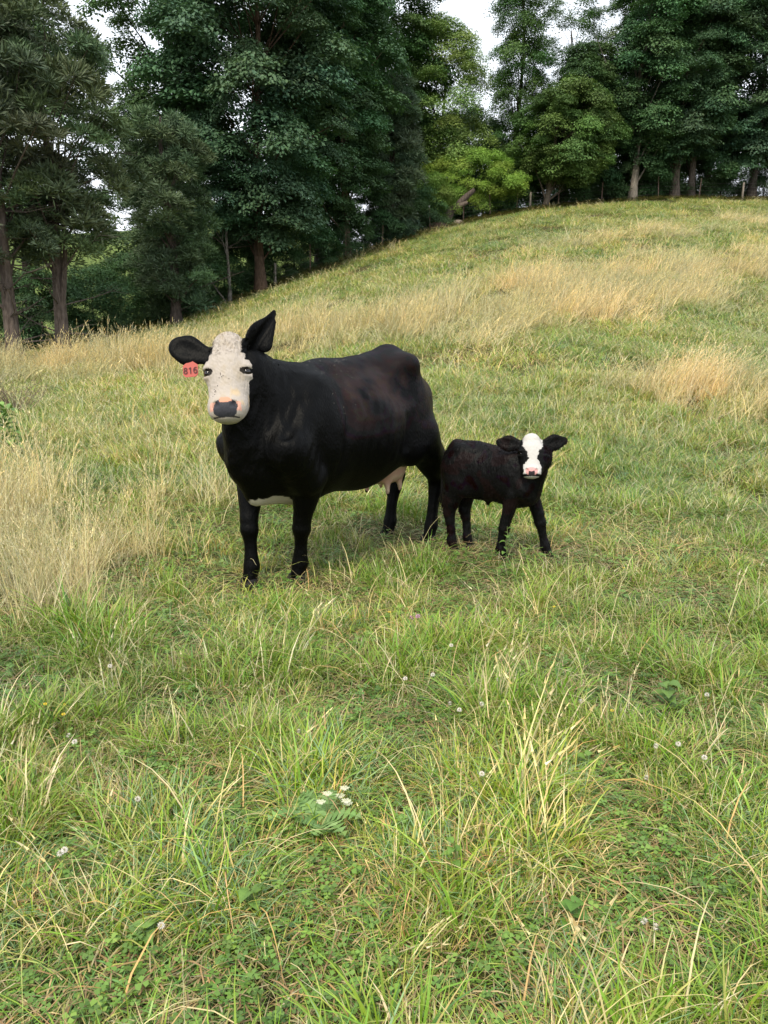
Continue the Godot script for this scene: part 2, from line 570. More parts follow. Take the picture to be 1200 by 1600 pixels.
func cow() -> void:
	var o := thing("cow", Vector3(-0.25, 0.0, -5.39), -2.219)
	tag(o, "large black cow with white face and orange ear tag standing in the pasture", "cow")
	var T := o.transform
	var f := Field.new()
	var zs := Vector3(1, 1, 0.84)
	# trunk
	f.cone(Vector3(0.40, 0.94, 0), Vector3(-0.05, 0.945, 0), 0.40, 0.412, Vector3(1, 1, 0.83), 0.1)
	f.cone(Vector3(-0.05, 0.945, 0), Vector3(-0.42, 1.075, 0), 0.412, 0.32, Vector3(1, 1, 0.83), 0.08)
	f.cone(Vector3(-0.42, 1.13, 0), Vector3(-0.55, 1.10, 0), 0.31, 0.25, Vector3(1, 1, 0.86), 0.1)
	f.cone(Vector3(0.50, 0.92, 0), Vector3(0.76, 0.90, 0), 0.36, 0.26, Vector3(1, 1, 0.8), 0.1)
	f.cone(Vector3(0.80, 0.74, 0), Vector3(0.52, 0.62, 0), 0.15, 0.12, Vector3.ONE, 0.09)
	f.cone(Vector3(0.86, 0.62, 0.02), Vector3(0.60, 0.60, 0), 0.085, 0.06, Vector3(1, 1, 0.8), 0.06)
	f.cone(Vector3(0.58, 1.265, 0), Vector3(0.28, 1.315, 0), 0.10, 0.075, Vector3(1, 1, 1.1), 0.14)
	f.cone(Vector3(0.30, 1.325, 0), Vector3(-0.46, 1.415, 0), 0.065, 0.06, Vector3.ONE, 0.13)
	f.cone(Vector3(-0.46, 1.43, 0), Vector3(-0.66, 1.335, 0), 0.075, 0.06, Vector3.ONE, 0.1)
	f.cone(Vector3(-0.66, 1.33, 0), Vector3(-0.76, 1.21, 0), 0.06, 0.045, Vector3.ONE, 0.06)
	for s in [-1.0, 1.0]:
		f.ball(Vector3(-0.44, 1.385, 0.19 * s), Vector3(0.09, 0.065, 0.07), 0.13)
		f.ball(Vector3(-0.71, 1.14, 0.12 * s), Vector3(0.075, 0.09, 0.075), 0.1)
		# shoulder blade, point of the shoulder, upper arm
		f.cone(Vector3(0.52, 1.22, 0.17 * s), Vector3(0.80, 0.90, 0.235 * s), 0.10, 0.13, Vector3(1, 1, 0.8), 0.09)
		f.cone(Vector3(0.82, 0.90, 0.22 * s), Vector3(0.66, 0.70, 0.21 * s), 0.12, 0.11, Vector3.ONE, 0.07)
		# thigh
		f.cone(Vector3(-0.49, 1.10, 0.13 * s), Vector3(-0.45, 0.78, 0.225 * s), 0.20, 0.13, Vector3(1, 1, 0.75), 0.09)
		f.cone(Vector3(-0.57, 1.00, 0.135 * s), Vector3(-0.66, 0.76, 0.185 * s), 0.145, 0.125, Vector3(1, 1, 0.85), 0.09)
		# loose skin of the flank
		f.cone(Vector3(-0.43, 0.88, 0.24 * s), Vector3(-0.24, 0.76, 0.23 * s), 0.06, 0.05, Vector3(1, 1, 0.6), 0.1)
	# folds behind the shoulder and on the neck, hollow before the hip
	for s in [-1.0, 1.0]:
		f.cone(Vector3(0.33, 1.24, 0.255 * s), Vector3(0.39, 0.98, 0.352 * s), 0.016, 0.022, Vector3.ONE, 0.05, 1)
		f.cone(Vector3(0.39, 0.98, 0.352 * s), Vector3(0.45, 0.70, 0.315 * s), 0.022, 0.02, Vector3.ONE, 0.05, 1)
		f.cone(Vector3(0.72, 1.20, 0.235 * s), Vector3(0.88, 1.0, 0.275 * s), 0.012, 0.015, Vector3.ONE, 0.07, 1)
		f.cone(Vector3(-0.30, 1.02, 0.345 * s), Vector3(-0.28, 0.82, 0.325 * s), 0.02, 0.015, Vector3.ONE, 0.07, 1)
		f.ball(Vector3(-0.24, 1.25, 0.315 * s), Vector3(0.14, 0.09, 0.06), 0.09, 1)
	# neck
	f.cone(Vector3(0.66, 1.08, 0), Vector3(0.90, 1.28, -0.01), 0.26, 0.16, Vector3(1, 1, 0.78), 0.12)
	f.cone(Vector3(0.56, 1.25, 0), Vector3(0.90, 1.39, -0.01), 0.11, 0.085, Vector3(1, 1, 0.8), 0.1)
	f.cone(Vector3(0.86, 0.78, 0), Vector3(0.97, 1.14, -0.01), 0.10, 0.08, Vector3(1, 1, 0.7), 0.1)
	f.cone(Vector3(0.97, 1.14, 0.02), Vector3(0.93, 0.84, 0.04), 0.115, 0.12, Vector3(1, 1, 0.8), 0.1)
	# legs: far foreleg forward, near foreleg under the shoulder
	leg(f, [Vector3(0.74, 0.72, 0.19), Vector3(0.84, 0.44, 0.125), Vector3(0.85, 0.37, 0.115), Vector3(0.853, 0.27, 0.105), Vector3(0.86, 0.135, 0.095), Vector3(0.885, 0.055, 0.09)], [0.108, 0.056, 0.057, 0.037, 0.051, 0.047])
	leg(f, [Vector3(0.62, 0.72, -0.20), Vector3(0.625, 0.44, -0.135), Vector3(0.625, 0.37, -0.125), Vector3(0.617, 0.27, -0.11), Vector3(0.613, 0.135, -0.095), Vector3(0.635, 0.055, -0.09)], [0.112, 0.058, 0.059, 0.038, 0.052, 0.047])
	for h in [[-0.17, -0.02], [0.18, 0.05]]:
		var z: float = h[0]
		var dx: float = h[1]
		var sg := signf(z)
		f.chain([Vector3(-0.58, 0.86, 0.20 * sg), Vector3(-0.76 + dx * 0.5, 0.66, 0.19 * sg), Vector3(-0.86 + dx, 0.50, z)], [0.17, 0.115, 0.078], 0.06, Vector3(1, 1, 0.85))
		leg(f, [Vector3(-0.86 + dx, 0.50, z), Vector3(-0.84 + dx, 0.40, z), Vector3(-0.805 + dx, 0.27, z), Vector3(-0.785 + dx, 0.135, z), Vector3(-0.755 + dx, 0.055, z)], [0.078, 0.056, 0.041, 0.051, 0.047])
	# udder with four teats
	f.ball(Vector3(-0.40, 0.655, 0), Vector3(0.20, 0.155, 0.175), 0.04)
	for s in [-1.0, 1.0]:
		f.cone(Vector3(-0.34, 0.54, 0.085 * s), Vector3(-0.33, 0.445, 0.10 * s), 0.024, 0.014, Vector3.ONE, 0.03)
		f.cone(Vector3(-0.49, 0.55, 0.085 * s), Vector3(-0.495, 0.46, 0.09 * s), 0.024, 0.014, Vector3.ONE, 0.03)
	var g := Geo.new()
	f.mesh_into(g, Vector3(-1.1, 0.0, -0.5), Vector3(1.25, 1.62, 0.5), 0.0125)
	# ribs under the hide and loose folds of skin on neck and chest
	for k in g.v.size():
		var p := g.v[k]
		var rib := smoothstep(-0.32, -0.18, p.x) * smoothstep(0.34, 0.2, p.x) * smoothstep(0.66, 0.85, p.y) * smoothstep(1.28, 1.12, p.y)
		var bump := sin((p.x + (p.y - 0.95) * 0.22) * 76.0) * 0.0028 * rib
		var loose := smoothstep(0.5, 0.8, p.x) * smoothstep(0.62, 0.8, p.y)
		bump += (0.3 - absf(coat_noise(Vector3(p.x * 0.7 + p.y * 0.25, p.y * 0.22, p.z * 0.7), 11.0)) * 2.0) * 0.007 * loose
		bump += coat_noise(p, 6.0) * 0.004 * smoothstep(0.5, 0.75, p.y)
		g.v[k] += g.n[k] * bump
	g.smooth_normals()
	paint(g, 0, func(p: Vector3, n: Vector3):
		var k := coat_noise(p, 2.2)
		var k2 := coat_noise(p + Vector3(5, 0, 0), 9.0)
		var c := Color(0.0030, 0.0026, 0.0033)
		# sun-bleached brown hair along the ribs, back and haunch
		var bleach := clampf(1.1 - absf(p.y - 1.22) / 0.28, 0.0, 1.0) * smoothstep(0.5, 0.25, p.x) * clampf(0.55 + k * 1.1 + k2 * 0.6, 0.0, 1.0)
		c = c.lerp(Color(0.034, 0.0185, 0.015), bleach * 0.75)
		var ud := Vector3((p.x + 0.40) / 0.215, (p.y - 0.60) / 0.19, p.z / 0.195).length()
		if ud < 1.0 + k2 * 0.08 and p.y < 0.73: c = Color(0.44, 0.27, 0.20).lerp(Color(0.50, 0.38, 0.27), clampf(k2 + 0.3, 0.0, 1.0))
		var br := Vector3((p.x - 0.74) / 0.24, (p.y - 0.545) / 0.13, (p.z + 0.015) / 0.085).length()
		if br < 1.0 + k * 0.2 and p.y < 0.615 + k2 * 0.03 - (p.x - 0.74) * 0.12: c = Color(0.42, 0.38, 0.30)
		return c)
	var body_from := g.v.size()
	# head, turned to the camera
	var hx := Vector3(0.995, 0.05, 0.0).normalized()
	var hy := Vector3(-0.085, 0.945, -0.326).normalized()
	var hz := hx.cross(hy).normalized()
	hy = hz.cross(hx)
	var head_world := Transform3D(Basis(hx, hy, hz) * Basis.from_scale(Vector3(0.94, 1.03, 0.95)), Vector3(-0.890, 1.07, -4.42))
	var H := T.affine_inverse() * head_world
	var Hi := H.affine_inverse()
	var hf := Field.new()
	hf.set_frame(H)
	head_field(hf)
	ear_field(hf, Vector3(-0.09, 0.415, -0.10), Vector3(-0.375, 0.505, -0.10), Vector3(0.1, 0.0, 1), 0.078, 0.28, 1.0)
	ear_field(hf, Vector3(0.085, 0.42, -0.10), Vector3(0.285, 0.70, -0.17), Vector3(1.0, -0.5, 0.45), 0.085, 0.28)
	hf.cone(Vector3(0.215, 0.50, -0.15), Vector3(0.27, 0.63, -0.16), 0.05, 0.02, Vector3(1, 1, 0.35), 0.03)
	hf.set_frame(Transform3D())
	hf.cone(Vector3(0.86, 1.27, -0.01), H * Vector3(0, 0.33, -0.16), 0.125, 0.10, Vector3(1, 1, 0.8), 0.08)
	var lo := H * Vector3(0, 0.27, -0.05) - Vector3.ONE * 0.46
	var hg := Geo.new()
	hf.mesh_into(hg, lo, lo + Vector3.ONE * 0.92, 0.0052)
	# curls and wrinkles of the face hair
	for k in hg.v.size():
		var q := Hi * hg.v[k]
		if q.z > -0.09 and absf(q.x) < 0.13 and q.y > 0.15:
			var top := smoothstep(0.34, 0.45, q.y)
			var wr := coat_noise(Vector3(q.x * 1.6, q.y * 0.5, q.z), 26.0) * 0.001 + (0.6 - absf(coat_noise(Vector3(q.x, q.y * 0.4, q.z), 26.0)) * 3.0) * 0.0055 * top + (0.5 - absf(coat_noise(Vector3(q.x * 0.8 + q.y * 0.5, q.y * 0.8, 4.0), 24.0)) * 2.5) * 0.0018 * (1.0 - top)
			hg.v[k] += hg.n[k] * wr
	hg.smooth_normals()
	paint(hg, 0, func(p: Vector3, n: Vector3):
		var q: Vector3 = Hi * p
		if q.length() > 0.85: return Color(0.0030, 0.0026, 0.0033)
		return face_paint(q, coat_noise(q, 30.0), coat_noise(q + Vector3(3, 1, 0), 12.0)))
	var off := g.v.size()
	g.v.append_array(hg.v)
	g.n.append_array(hg.n)
	g.c.append_array(hg.c)
	for k in hg.i: g.i.append(k + off)
	part("body", g.mesh(), M.coat, o)
	# eyes
	for s in [-1.0, 1.0]:
		var sp := SphereMesh.new()
		sp.radius = 0.0255
		sp.height = 0.051
		var e := part("eye", sp, M.eye, o)
		e.position = H * Vector3(0.117 * s, 0.303, -0.026)
		var lash := Geo.new()
		for k in 12:
			var a := lerpf(0.35, PI - 0.5, k / 11.0)
			var b := Vector3(0.130 * s + cos(a) * 0.004, 0.303 + sin(a) * 0.024, -0.022 + cos(a) * 0.02)
			var t := b + Vector3(0.016 * s, 0.006, 0.006)
			lash.tri(H * (b - Vector3(0, 0, 0.0015)), H * (b + Vector3(0, 0, 0.0015)), H * t, Color(0.6, 0.54, 0.46))
		part("eyelashes", lash.mesh(false), M.plain, o)
	# ear tag
	var tg := CSGPolygon3D.new()
	var w := 0.044
	tg.polygon = PackedVector2Array([Vector2(-w, -w + 0.014), Vector2(-w + 0.014, -w), Vector2(w - 0.014, -w), Vector2(w, -w + 0.014), Vector2(w, 0.025), Vector2(0.018, w), Vector2(0.010, 0.062), Vector2(-0.010, 0.062), Vector2(-0.018, w), Vector2(-w, 0.025)])
	tg.depth = 0.004
	tg.material = M.tag
	tg.name = "ear_tag"
	o.add_child(tg)
	tg.transform = H * Transform3D(Basis(Vector3(0, 1, 0), -0.05) * Basis(Vector3(0, 0, 1), 0.02) * Basis.from_scale(Vector3(1.08, 1.0, 1)), Vector3(-0.245, 0.352, -0.085))
	tg.set_meta("label", "orange plastic ear tag with the number 816")
	var tm := TextMesh.new()
	tm.text = "816"
	var fnt := SystemFont.new()
	fnt.font_names = PackedStringArray(["Droid Sans"])
	fnt.font_weight = 400
	tm.font = fnt
	tm.font_size = 48
	tm.pixel_size = 0.00108
	tm.depth = 0.0015
	var tn := part("number", tm, M.ink, tg)
	tn.position = Vector3(0, -0.008, 0.0052)
	# hooves
	for h in [Vector3(0.885, 0.0, 0.09), Vector3(0.635, 0.0, -0.09), Vector3(-0.775, 0.0, -0.17), Vector3(-0.705, 0.0, 0.18)]:
		var hm := part("hoof", hoof_mesh(1.0), M.hoof, o)
		hm.position = h
	# tail hanging behind the near hind leg
	var tl := Geo.new()
	tl.tube([Vector3(-0.80, 1.27, 0.0), Vector3(-0.87, 1.18, -0.01), Vector3(-0.885, 1.0, -0.05), Vector3(-0.90, 0.8, -0.12), Vector3(-0.96, 0.62, -0.17)], [0.045, 0.032, 0.024, 0.02, 0.016], 8, Color(0.0085, 0.0078, 0.0085))
	for k in 90:
		var b := Vector3(-0.96 + rng.randf_range(-0.012, 0.012), rng.randf_range(0.6, 0.68), -0.17 + rng.randf_range(-0.012, 0.012))
		var m := b + Vector3(rng.randf_range(-0.03, 0.03), -0.16, rng.randf_range(-0.035, 0.035))
		var e := m + Vector3(rng.randf_range(-0.02, 0.02), -0.2, rng.randf_range(-0.02, 0.02))
		tl.tri(b, m + Vector3(0.004, 0, 0.004), m - Vector3(0.004, 0, 0.004), Color(0.01, 0.009, 0.009))
		tl.tri(m + Vector3(0.004, 0, 0.004), m - Vector3(0.004, 0, 0.004), e, Color(0.01, 0.009, 0.009))
	tl.smooth_normals()
	part("tail", tl.mesh(), M.coat, o)
	fuzz("forelock_hair", hg, o, 420, 0.017, 0.0008, func(p: Vector3):
		var q: Vector3 = Hi * p
		return q.y > 0.40 and q.z > -0.14 and absf(q.x) < 0.1 and q.y < 0.6, Vector3(0, -0.7, 0), 31, 0.4)
	# bits of chaff on the back
	rng.seed = 71
	var fl := Geo.new()
	fl.tri(Vector3(-0.003, 0, 0), Vector3(0.003, 0, -0.002), Vector3(0.001, 0.0015, 0.005), Color(0.6, 0.57, 0.5))
	var xf := []
	var cols := []
	while xf.size() < 110:
		var k := rng.randi_range(0, body_from - 1)
		var p := g.v[k]
		if p.x < -0.05 + absf(p.z) or p.x > 0.5 or p.y < 1.08 + rng.randf() * 0.25 or p.z > 0.02: continue
		xf.append(Transform3D(Basis(Vector3.UP, rng.randf() * TAU) * rng.randf_range(0.5, 1.1), p + g.n[k] * 0.002))
		cols.append(Color.WHITE)
	multi("chaff", fl.mesh(false), M.plain, o, xf, cols).set_meta("kind", "stuff")
	# flies on the face
	var fly := SphereMesh.new()
	fly.radius = 0.0028; fly.height = 0.0056; fly.radial_segments = 8; fly.rings = 4
	for q in [Vector2(-0.03, 0.272), Vector2(-0.022, 0.262), Vector2(-0.038, 0.258), Vector2(-0.028, 0.285), Vector2(-0.018, 0.272), Vector2(-0.07, 0.20), Vector2(-0.062, 0.19), Vector2(-0.075, 0.178), Vector2(-0.058, 0.176), Vector2(-0.066, 0.165), Vector2(-0.05, 0.212), Vector2(0.02, 0.245), Vector2(-0.08, 0.155)]:
		var best := Vector3.ZERO
		var bd := 1e9
		for k in range(0, hg.v.size(), 3):
			var p := Hi * hg.v[k]
			if p.z < -0.1: continue
			var e := Vector2(p.x, p.y).distance_to(q)
			if e < bd:
				bd = e
				best = p
		var fo := MeshInstance3D.new()
		fo.name = numbered("fly")
		fo.mesh = fly
		fo.material_override = M.eye
		add_child(fo)
		fo.transform = head_world * Transform3D(Basis.from_scale(Vector3(0.8, 1.3, 0.7)), best + Vector3(0, 0, 0.001))
		tag(fo, "tiny dark fly sitting on the cow's white face", "fly", "flies on the cow's face")

func calf() -> void:
	var o := thing("calf", Vector3(0.785, 0.0, -5.545), -0.62)
	tag(o, "small black calf with a white blaze and pink nose beside the cow", "calf")
	var T := o.transform
	var f := Field.new()
	f.set_frame(Transform3D(Basis.from_scale(Vector3(0.88, 1, 1)), Vector3.ZERO))
	f.cone(Vector3(0.16, 0.595, 0), Vector3(-0.15, 0.60, 0), 0.18, 0.18, Vector3(1, 1.08, 0.84), 0.06)
	f.cone(Vector3(-0.16, 0.65, 0), Vector3(-0.30, 0.655, 0), 0.165, 0.14, Vector3(1, 1, 0.84), 0.05)
	f.cone(Vector3(0.18, 0.60, 0), Vector3(0.31, 0.57, 0), 0.17, 0.115, Vector3(1, 1, 0.84), 0.06)
	f.cone(Vector3(0.25, 0.745, 0), Vector3(-0.34, 0.785, 0), 0.035, 0.04, Vector3.ONE, 0.07)
	f.cone(Vector3(-0.34, 0.78, 0), Vector3(-0.42, 0.72, 0), 0.04, 0.03, Vector3.ONE, 0.05)
	f.cone(Vector3(0.33, 0.48, 0), Vector3(0.2, 0.44, 0), 0.08, 0.07, Vector3.ONE, 0.05)
	for s in [-1.0, 1.0]:
		f.ball(Vector3(-0.24, 0.77, 0.08 * s), Vector3(0.05, 0.035, 0.035), 0.06)
		f.cone(Vector3(0.20, 0.72, 0.075 * s), Vector3(0.32, 0.53, 0.105 * s), 0.055, 0.06, Vector3(1, 1, 0.8), 0.05)
		f.cone(Vector3(-0.27, 0.64, 0.075 * s), Vector3(-0.20, 0.50, 0.11 * s), 0.12, 0.07, Vector3(1, 1, 0.75), 0.05)
		f.cone(Vector3(-0.33, 0.62, 0.07 * s), Vector3(-0.32, 0.48, 0.085 * s), 0.095, 0.07, Vector3(1, 1, 0.85), 0.05)
	f.cone(Vector3(0.28, 0.66, 0), Vector3(0.42, 0.76, 0.05), 0.135, 0.085, Vector3(1, 1, 0.78), 0.06)
	f.cone(Vector3(0.34, 0.52, 0), Vector3(0.44, 0.66, 0.04), 0.08, 0.06, Vector3(1, 1, 0.8), 0.05)
	# navel
	f.cone(Vector3(-0.03, 0.44, 0), Vector3(-0.03, 0.38, 0), 0.03, 0.014, Vector3.ONE, 0.03)
	# near foreleg straight, far foreleg spread forward
	leg(f, [Vector3(0.25, 0.50, 0.09), Vector3(0.19, 0.30, 0.095), Vector3(0.18, 0.24, 0.097), Vector3(0.165, 0.17, 0.1), Vector3(0.155, 0.08, 0.1), Vector3(0.17, 0.035, 0.1)], [0.066, 0.042, 0.043, 0.029, 0.038, 0.034])
	leg(f, [Vector3(0.29, 0.52, -0.09), Vector3(0.36, 0.32, -0.125), Vector3(0.375, 0.26, -0.135), Vector3(0.39, 0.18, -0.15), Vector3(0.41, 0.085, -0.165), Vector3(0.435, 0.035, -0.17)], [0.068, 0.044, 0.044, 0.030, 0.038, 0.034])
	for h in [[-0.075, 0.10], [0.085, 0.05]]:
		var z: float = h[0]
		var dx: float = h[1]
		f.chain([Vector3(-0.27, 0.52, z * 1.1), Vector3(-0.35 + dx * 0.5, 0.40, z * 1.05), Vector3(-0.40 + dx, 0.30, z)], [0.095, 0.068, 0.052], 0.035, Vector3(1, 1, 0.85))
		leg(f, [Vector3(-0.40 + dx, 0.30, z), Vector3(-0.388 + dx, 0.24, z), Vector3(-0.375 + dx, 0.17, z), Vector3(-0.37 + dx, 0.085, z), Vector3(-0.35 + dx, 0.035, z)], [0.05, 0.038, 0.031, 0.038, 0.034])
	var g := Geo.new()
	f.mesh_into(g, Vector3(-0.55, 0.0, -0.3), Vector3(0.62, 0.9, 0.3), 0.0095)
	for k in g.v.size():
		var p := g.v[k]
		g.v[k] += g.n[k] * (coat_noise(p * Vector3(1.6, 0.8, 1.6), 16.0) * 0.004 + coat_noise(p, 50.0) * 0.0012)
	g.smooth_normals()
	var coat := func(p: Vector3, n: Vector3):
		var k := coat_noise(p, 5.0)
		var c := Color(0.0045, 0.0036, 0.0038)
		c = c.lerp(Color(0.0105, 0.0066, 0.0060), clampf(0.45 + k * 0.9, 0.0, 1.0))
		return c
	paint(g, 0, coat)
	var hx := Vector3(0.985, 0.02, 0.15).normalized()
	var hy := Vector3(-0.02, 0.95, -0.30).normalized()
	var hz := hx.cross(hy).normalized()
	hy = hz.cross(hx)
	var sc := 0.6
	var head_world := Transform3D(Basis(hx, hy, hz) * Basis.from_scale(Vector3(1.0, 0.98, 1.0) * sc), Vector3(1.0, 0.625, -5.18))
	var H := T.affine_inverse() * head_world
	var Hi := H.affine_inverse()
	var hf := Field.new()
	hf.set_frame(H)
	head_field(hf)
	ear_field(hf, Vector3(-0.095, 0.42, -0.11), Vector3(-0.395, 0.465, -0.14), Vector3(0.2, -0.1, 1), 0.085, 0.28, 0.6)
	ear_field(hf, Vector3(0.095, 0.42, -0.11), Vector3(0.405, 0.485, -0.14), Vector3(-0.2, -0.1, 1), 0.085, 0.28, 0.6)
	hf.set_frame(Transform3D())
	hf.cone(Vector3(0.38, 0.735, 0.04), H * Vector3(0, 0.34, -0.17), 0.08, 0.066, Vector3(1, 1, 0.9), 0.05)
	var lo := H * Vector3(0, 0.27, -0.05) - Vector3.ONE * 0.29
	var hg := Geo.new()
	hf.mesh_into(hg, lo, lo + Vector3.ONE * 0.58, 0.0042)
	for k in hg.v.size():
		hg.v[k] += hg.n[k] * coat_noise(hg.v[k], 50.0) * 0.0010
	hg.smooth_normals()
	paint(hg, 0, func(p: Vector3, n: Vector3):
		var q: Vector3 = Hi * p
		if q.length() > 0.8 or absf(q.x) > 0.13: return coat.call(p, n)
		return calf_paint(q, coat_noise(q, 24.0)))
	var off := g.v.size()
	g.v.append_array(hg.v)
	g.n.append_array(hg.n)
	g.c.append_array(hg.c)
	for k in hg.i: g.i.append(k + off)
	part("body", g.mesh(), M.coat, o)
	for s in [-1.0, 1.0]:
		var sp := SphereMesh.new()
		sp.radius = 0.0135
		sp.height = 0.027
		var e := part("eye", sp, M.eye, o)
		e.position = H * Vector3(0.115 * s, 0.303, -0.028)
	for h in [Vector3(0.17, 0, 0.1), Vector3(0.435, 0, -0.17), Vector3(-0.25, 0, -0.075), Vector3(-0.30, 0, 0.085)]:
		var hm := part("hoof", hoof_mesh(0.6), M.hoof, o)
		hm.position = h * Vector3(0.88, 1, 1)
	var tl := Geo.new()
	tl.tube([Vector3(-0.41, 0.745, 0.0), Vector3(-0.45, 0.68, 0.01), Vector3(-0.46, 0.55, 0.02), Vector3(-0.455, 0.42, 0.03), Vector3(-0.45, 0.34, 0.03)], [0.026, 0.022, 0.018, 0.015, 0.01], 8, Color(0.011, 0.009, 0.0095))
	for k in 60:
		var b := Vector3(-0.452 + rng.randf_range(-0.012, 0.012), rng.randf_range(0.34, 0.46), 0.03 + rng.randf_range(-0.012, 0.012))
		var e := b + Vector3(rng.randf_range(-0.04, 0.02), -0.11, rng.randf_range(-0.03, 0.03))
		tl.tri(b + Vector3(0.003, 0, 0.003), b - Vector3(0.003, 0, 0.003), e, Color(0.012, 0.009, 0.009))
	tl.smooth_normals()
	for k in tl.v.size(): tl.v[k].x *= 0.88
	part("tail", tl.mesh(), M.coat, o)
	fuzz("coat_hair", g, o, 11000, 0.010, 0.0008, func(p: Vector3):
		var q: Vector3 = Hi * p
		return not (q.z > -0.12 and q.y < 0.6 and q.y > -0.05 and absf(q.x) < 0.14) and Vector2(absf(q.x) - 0.125, q.y - 0.303).length() > 0.03, Vector3(-0.35, -0.6, 0), 32, 0.3)

# ---------------------------------------------------------------- grass
func blade(g: Geo, at: Vector3, dir: Vector3, length: float, bend: float, width: float, col: Color, segs := 3, twist := 0.0) -> void:
	# a ribbon that rises and arcs over along dir
	var side := Vector3(-dir.z, 0, dir.x).rotated(Vector3.UP, twist)
	var p := at
	var ang := 0.12 + bend * 0.25
	var step := length / segs
	var s := g.v.size()
	for k in segs + 1:
		var w := width * (1.0 - pow(float(k) / segs, 1.6)) + 0.0003
		g.v.append(p - side * w)
		g.v.append(p + side * w)
		g.c.append(col); g.c.append(col)
		p += (Vector3.UP * cos(ang) + dir * sin(ang)) * step
		ang += bend / segs
	for k in segs:
		var a := s + k * 2
		g.i.append_array([a, a + 2, a + 1, a + 1, a + 2, a + 3])

func pick(cols: Array, vary: float) -> Color:
	var c: Color = cols[rng.randi_range(0, cols.size() - 1)]
	var v := rng.randf_range(1.0 - vary, 1.0 + vary)
	return Color(c.r * v * rng.randf_range(0.92, 1.08), c.g * v, c.b * v * rng.randf_range(0.85, 1.15))

const GREENS := [Color(0.155, 0.275, 0.03), Color(0.20, 0.335, 0.038), Color(0.085, 0.175, 0.027), Color(0.27, 0.37, 0.05), Color(0.115, 0.235, 0.05), Color(0.215, 0.315, 0.034)]
const YELLOWS := [Color(0.42, 0.40, 0.12), Color(0.35, 0.38, 0.09), Color(0.48, 0.41, 0.18), Color(0.32, 0.36, 0.08)]
const STRAWS := [Color(0.64, 0.545, 0.30), Color(0.58, 0.49, 0.26), Color(0.70, 0.62, 0.39), Color(0.52, 0.42, 0.22), Color(0.62, 0.54, 0.27)]
const BROWNS := [Color(0.34, 0.20, 0.085), Color(0.27, 0.18, 0.09), Color(0.42, 0.27, 0.12)]
const BLUES := [Color(0.18, 0.29, 0.13), Color(0.23, 0.35, 0.18), Color(0.14, 0.24, 0.10)]

func tuft(n: int, h: float, spread: float, width: float, bend: float, cols: Array, rare: Array, share: float, segs := 3) -> Geo:
	var g := Geo.new()
	var lean := Vector3.RIGHT.rotated(Vector3.UP, rng.randf() * TAU)
	for k in n:
		var a := rng.randf() * TAU
		var r := spread * sqrt(rng.randf())
		var at := Vector3(cos(a) * r, -0.02, sin(a) * r)
		var dir := (Vector3(cos(a), 0, sin(a)) * rng.randf_range(0.2, 1.0) + lean * rng.randf_range(0.0, 0.9) + Vector3(rng.randf_range(-1, 1), 0, rng.randf_range(-1, 1)) * 0.5).normalized()
		var col := pick(rare, 0.2) if rng.randf() < share else pick(cols, 0.25)
		blade(g, at, dir, h * rng.randf_range(0.5, 1.15), bend * rng.randf_range(0.3, 1.5), width * rng.randf_range(0.6, 1.25), col, segs, rng.randf_range(-0.9, 0.9))
	return g

func thatch(n: int, r: float, width: float) -> Geo:
	# dead and matted blades lying in all directions
	var g := Geo.new()
	for k in n:
		var a := rng.randf() * TAU
		var at := Vector3(rng.randf_range(-r, r), rng.randf_range(0.0, 0.035), rng.randf_range(-r, r))
		var dir := Vector3(cos(a), rng.randf_range(-0.1, 0.5), sin(a)).normalized()
		var l := rng.randf_range(0.04, 0.13)
		var side := dir.cross(Vector3(rng.randf_range(-0.5, 0.5), 1, rng.randf_range(-0.5, 0.5))).normalized() * width * rng.randf_range(0.6, 1.3)
		var col := pick([Color(0.28, 0.23, 0.10), Color(0.40, 0.33, 0.17), Color(0.24, 0.20, 0.08), YELLOWS[3], GREENS[0], GREENS[4], GREENS[2], BROWNS[1]], 0.25)
		var m := at + dir * l * 0.55
		var e := m + (dir + Vector3(0, -0.4, 0)).normalized() * l * 0.45
		g.tri(at - side, at + side, m + side, col)
		g.tri(at - side, m + side, m - side, col)
		g.tri(m - side, m + side, e, col)
	return g

func flopped(n: int, l: float) -> Geo:
	# long dry blades and stems that have fallen over
	var g := Geo.new()
	for k in n:
		var a := rng.randf() * TAU
		blade(g, Vector3(rng.randf_range(-0.1, 0.1), 0.0, rng.randf_range(-0.1, 0.1)), Vector3(cos(a), 0, sin(a)), l * rng.randf_range(0.5, 1.3), rng.randf_range(1.5, 2.4), rng.randf_range(0.0011, 0.0024), pick([STRAWS[1], STRAWS[3], YELLOWS[0], YELLOWS[1], BROWNS[2], GREENS[3]], 0.2), 5, rng.randf_range(-0.8, 0.8))
	return g

func clover(n: int, r: float) -> Geo:
	# low three-part leaves on short stalks
	var g := Geo.new()
	for k in n:
		var a := rng.randf() * TAU
		var p := Vector3(cos(a), 0, sin(a)) * r * sqrt(rng.randf()) + Vector3(0, rng.randf_range(0.02, 0.07), 0)
		var col := pick([Color(0.13, 0.23, 0.04), Color(0.16, 0.27, 0.05), Color(0.10, 0.18, 0.035)], 0.2)
		var tilt := Vector3(rng.randf_range(-0.4, 0.4), 1, rng.randf_range(-0.4, 0.4)).normalized()
		var x := tilt.cross(Vector3(cos(a), 0, sin(a))).normalized()
		for q in 3:
			var d := x.rotated(tilt, q * TAU / 3.0)
			var sd := d.cross(tilt)
			var l := rng.randf_range(0.011, 0.018)
			g.tri(p, p + d * l * 0.7 + sd * l * 0.5, p + d * l, col)
			g.tri(p, p + d * l, p + d * l * 0.7 - sd * l * 0.5, col)
	return g

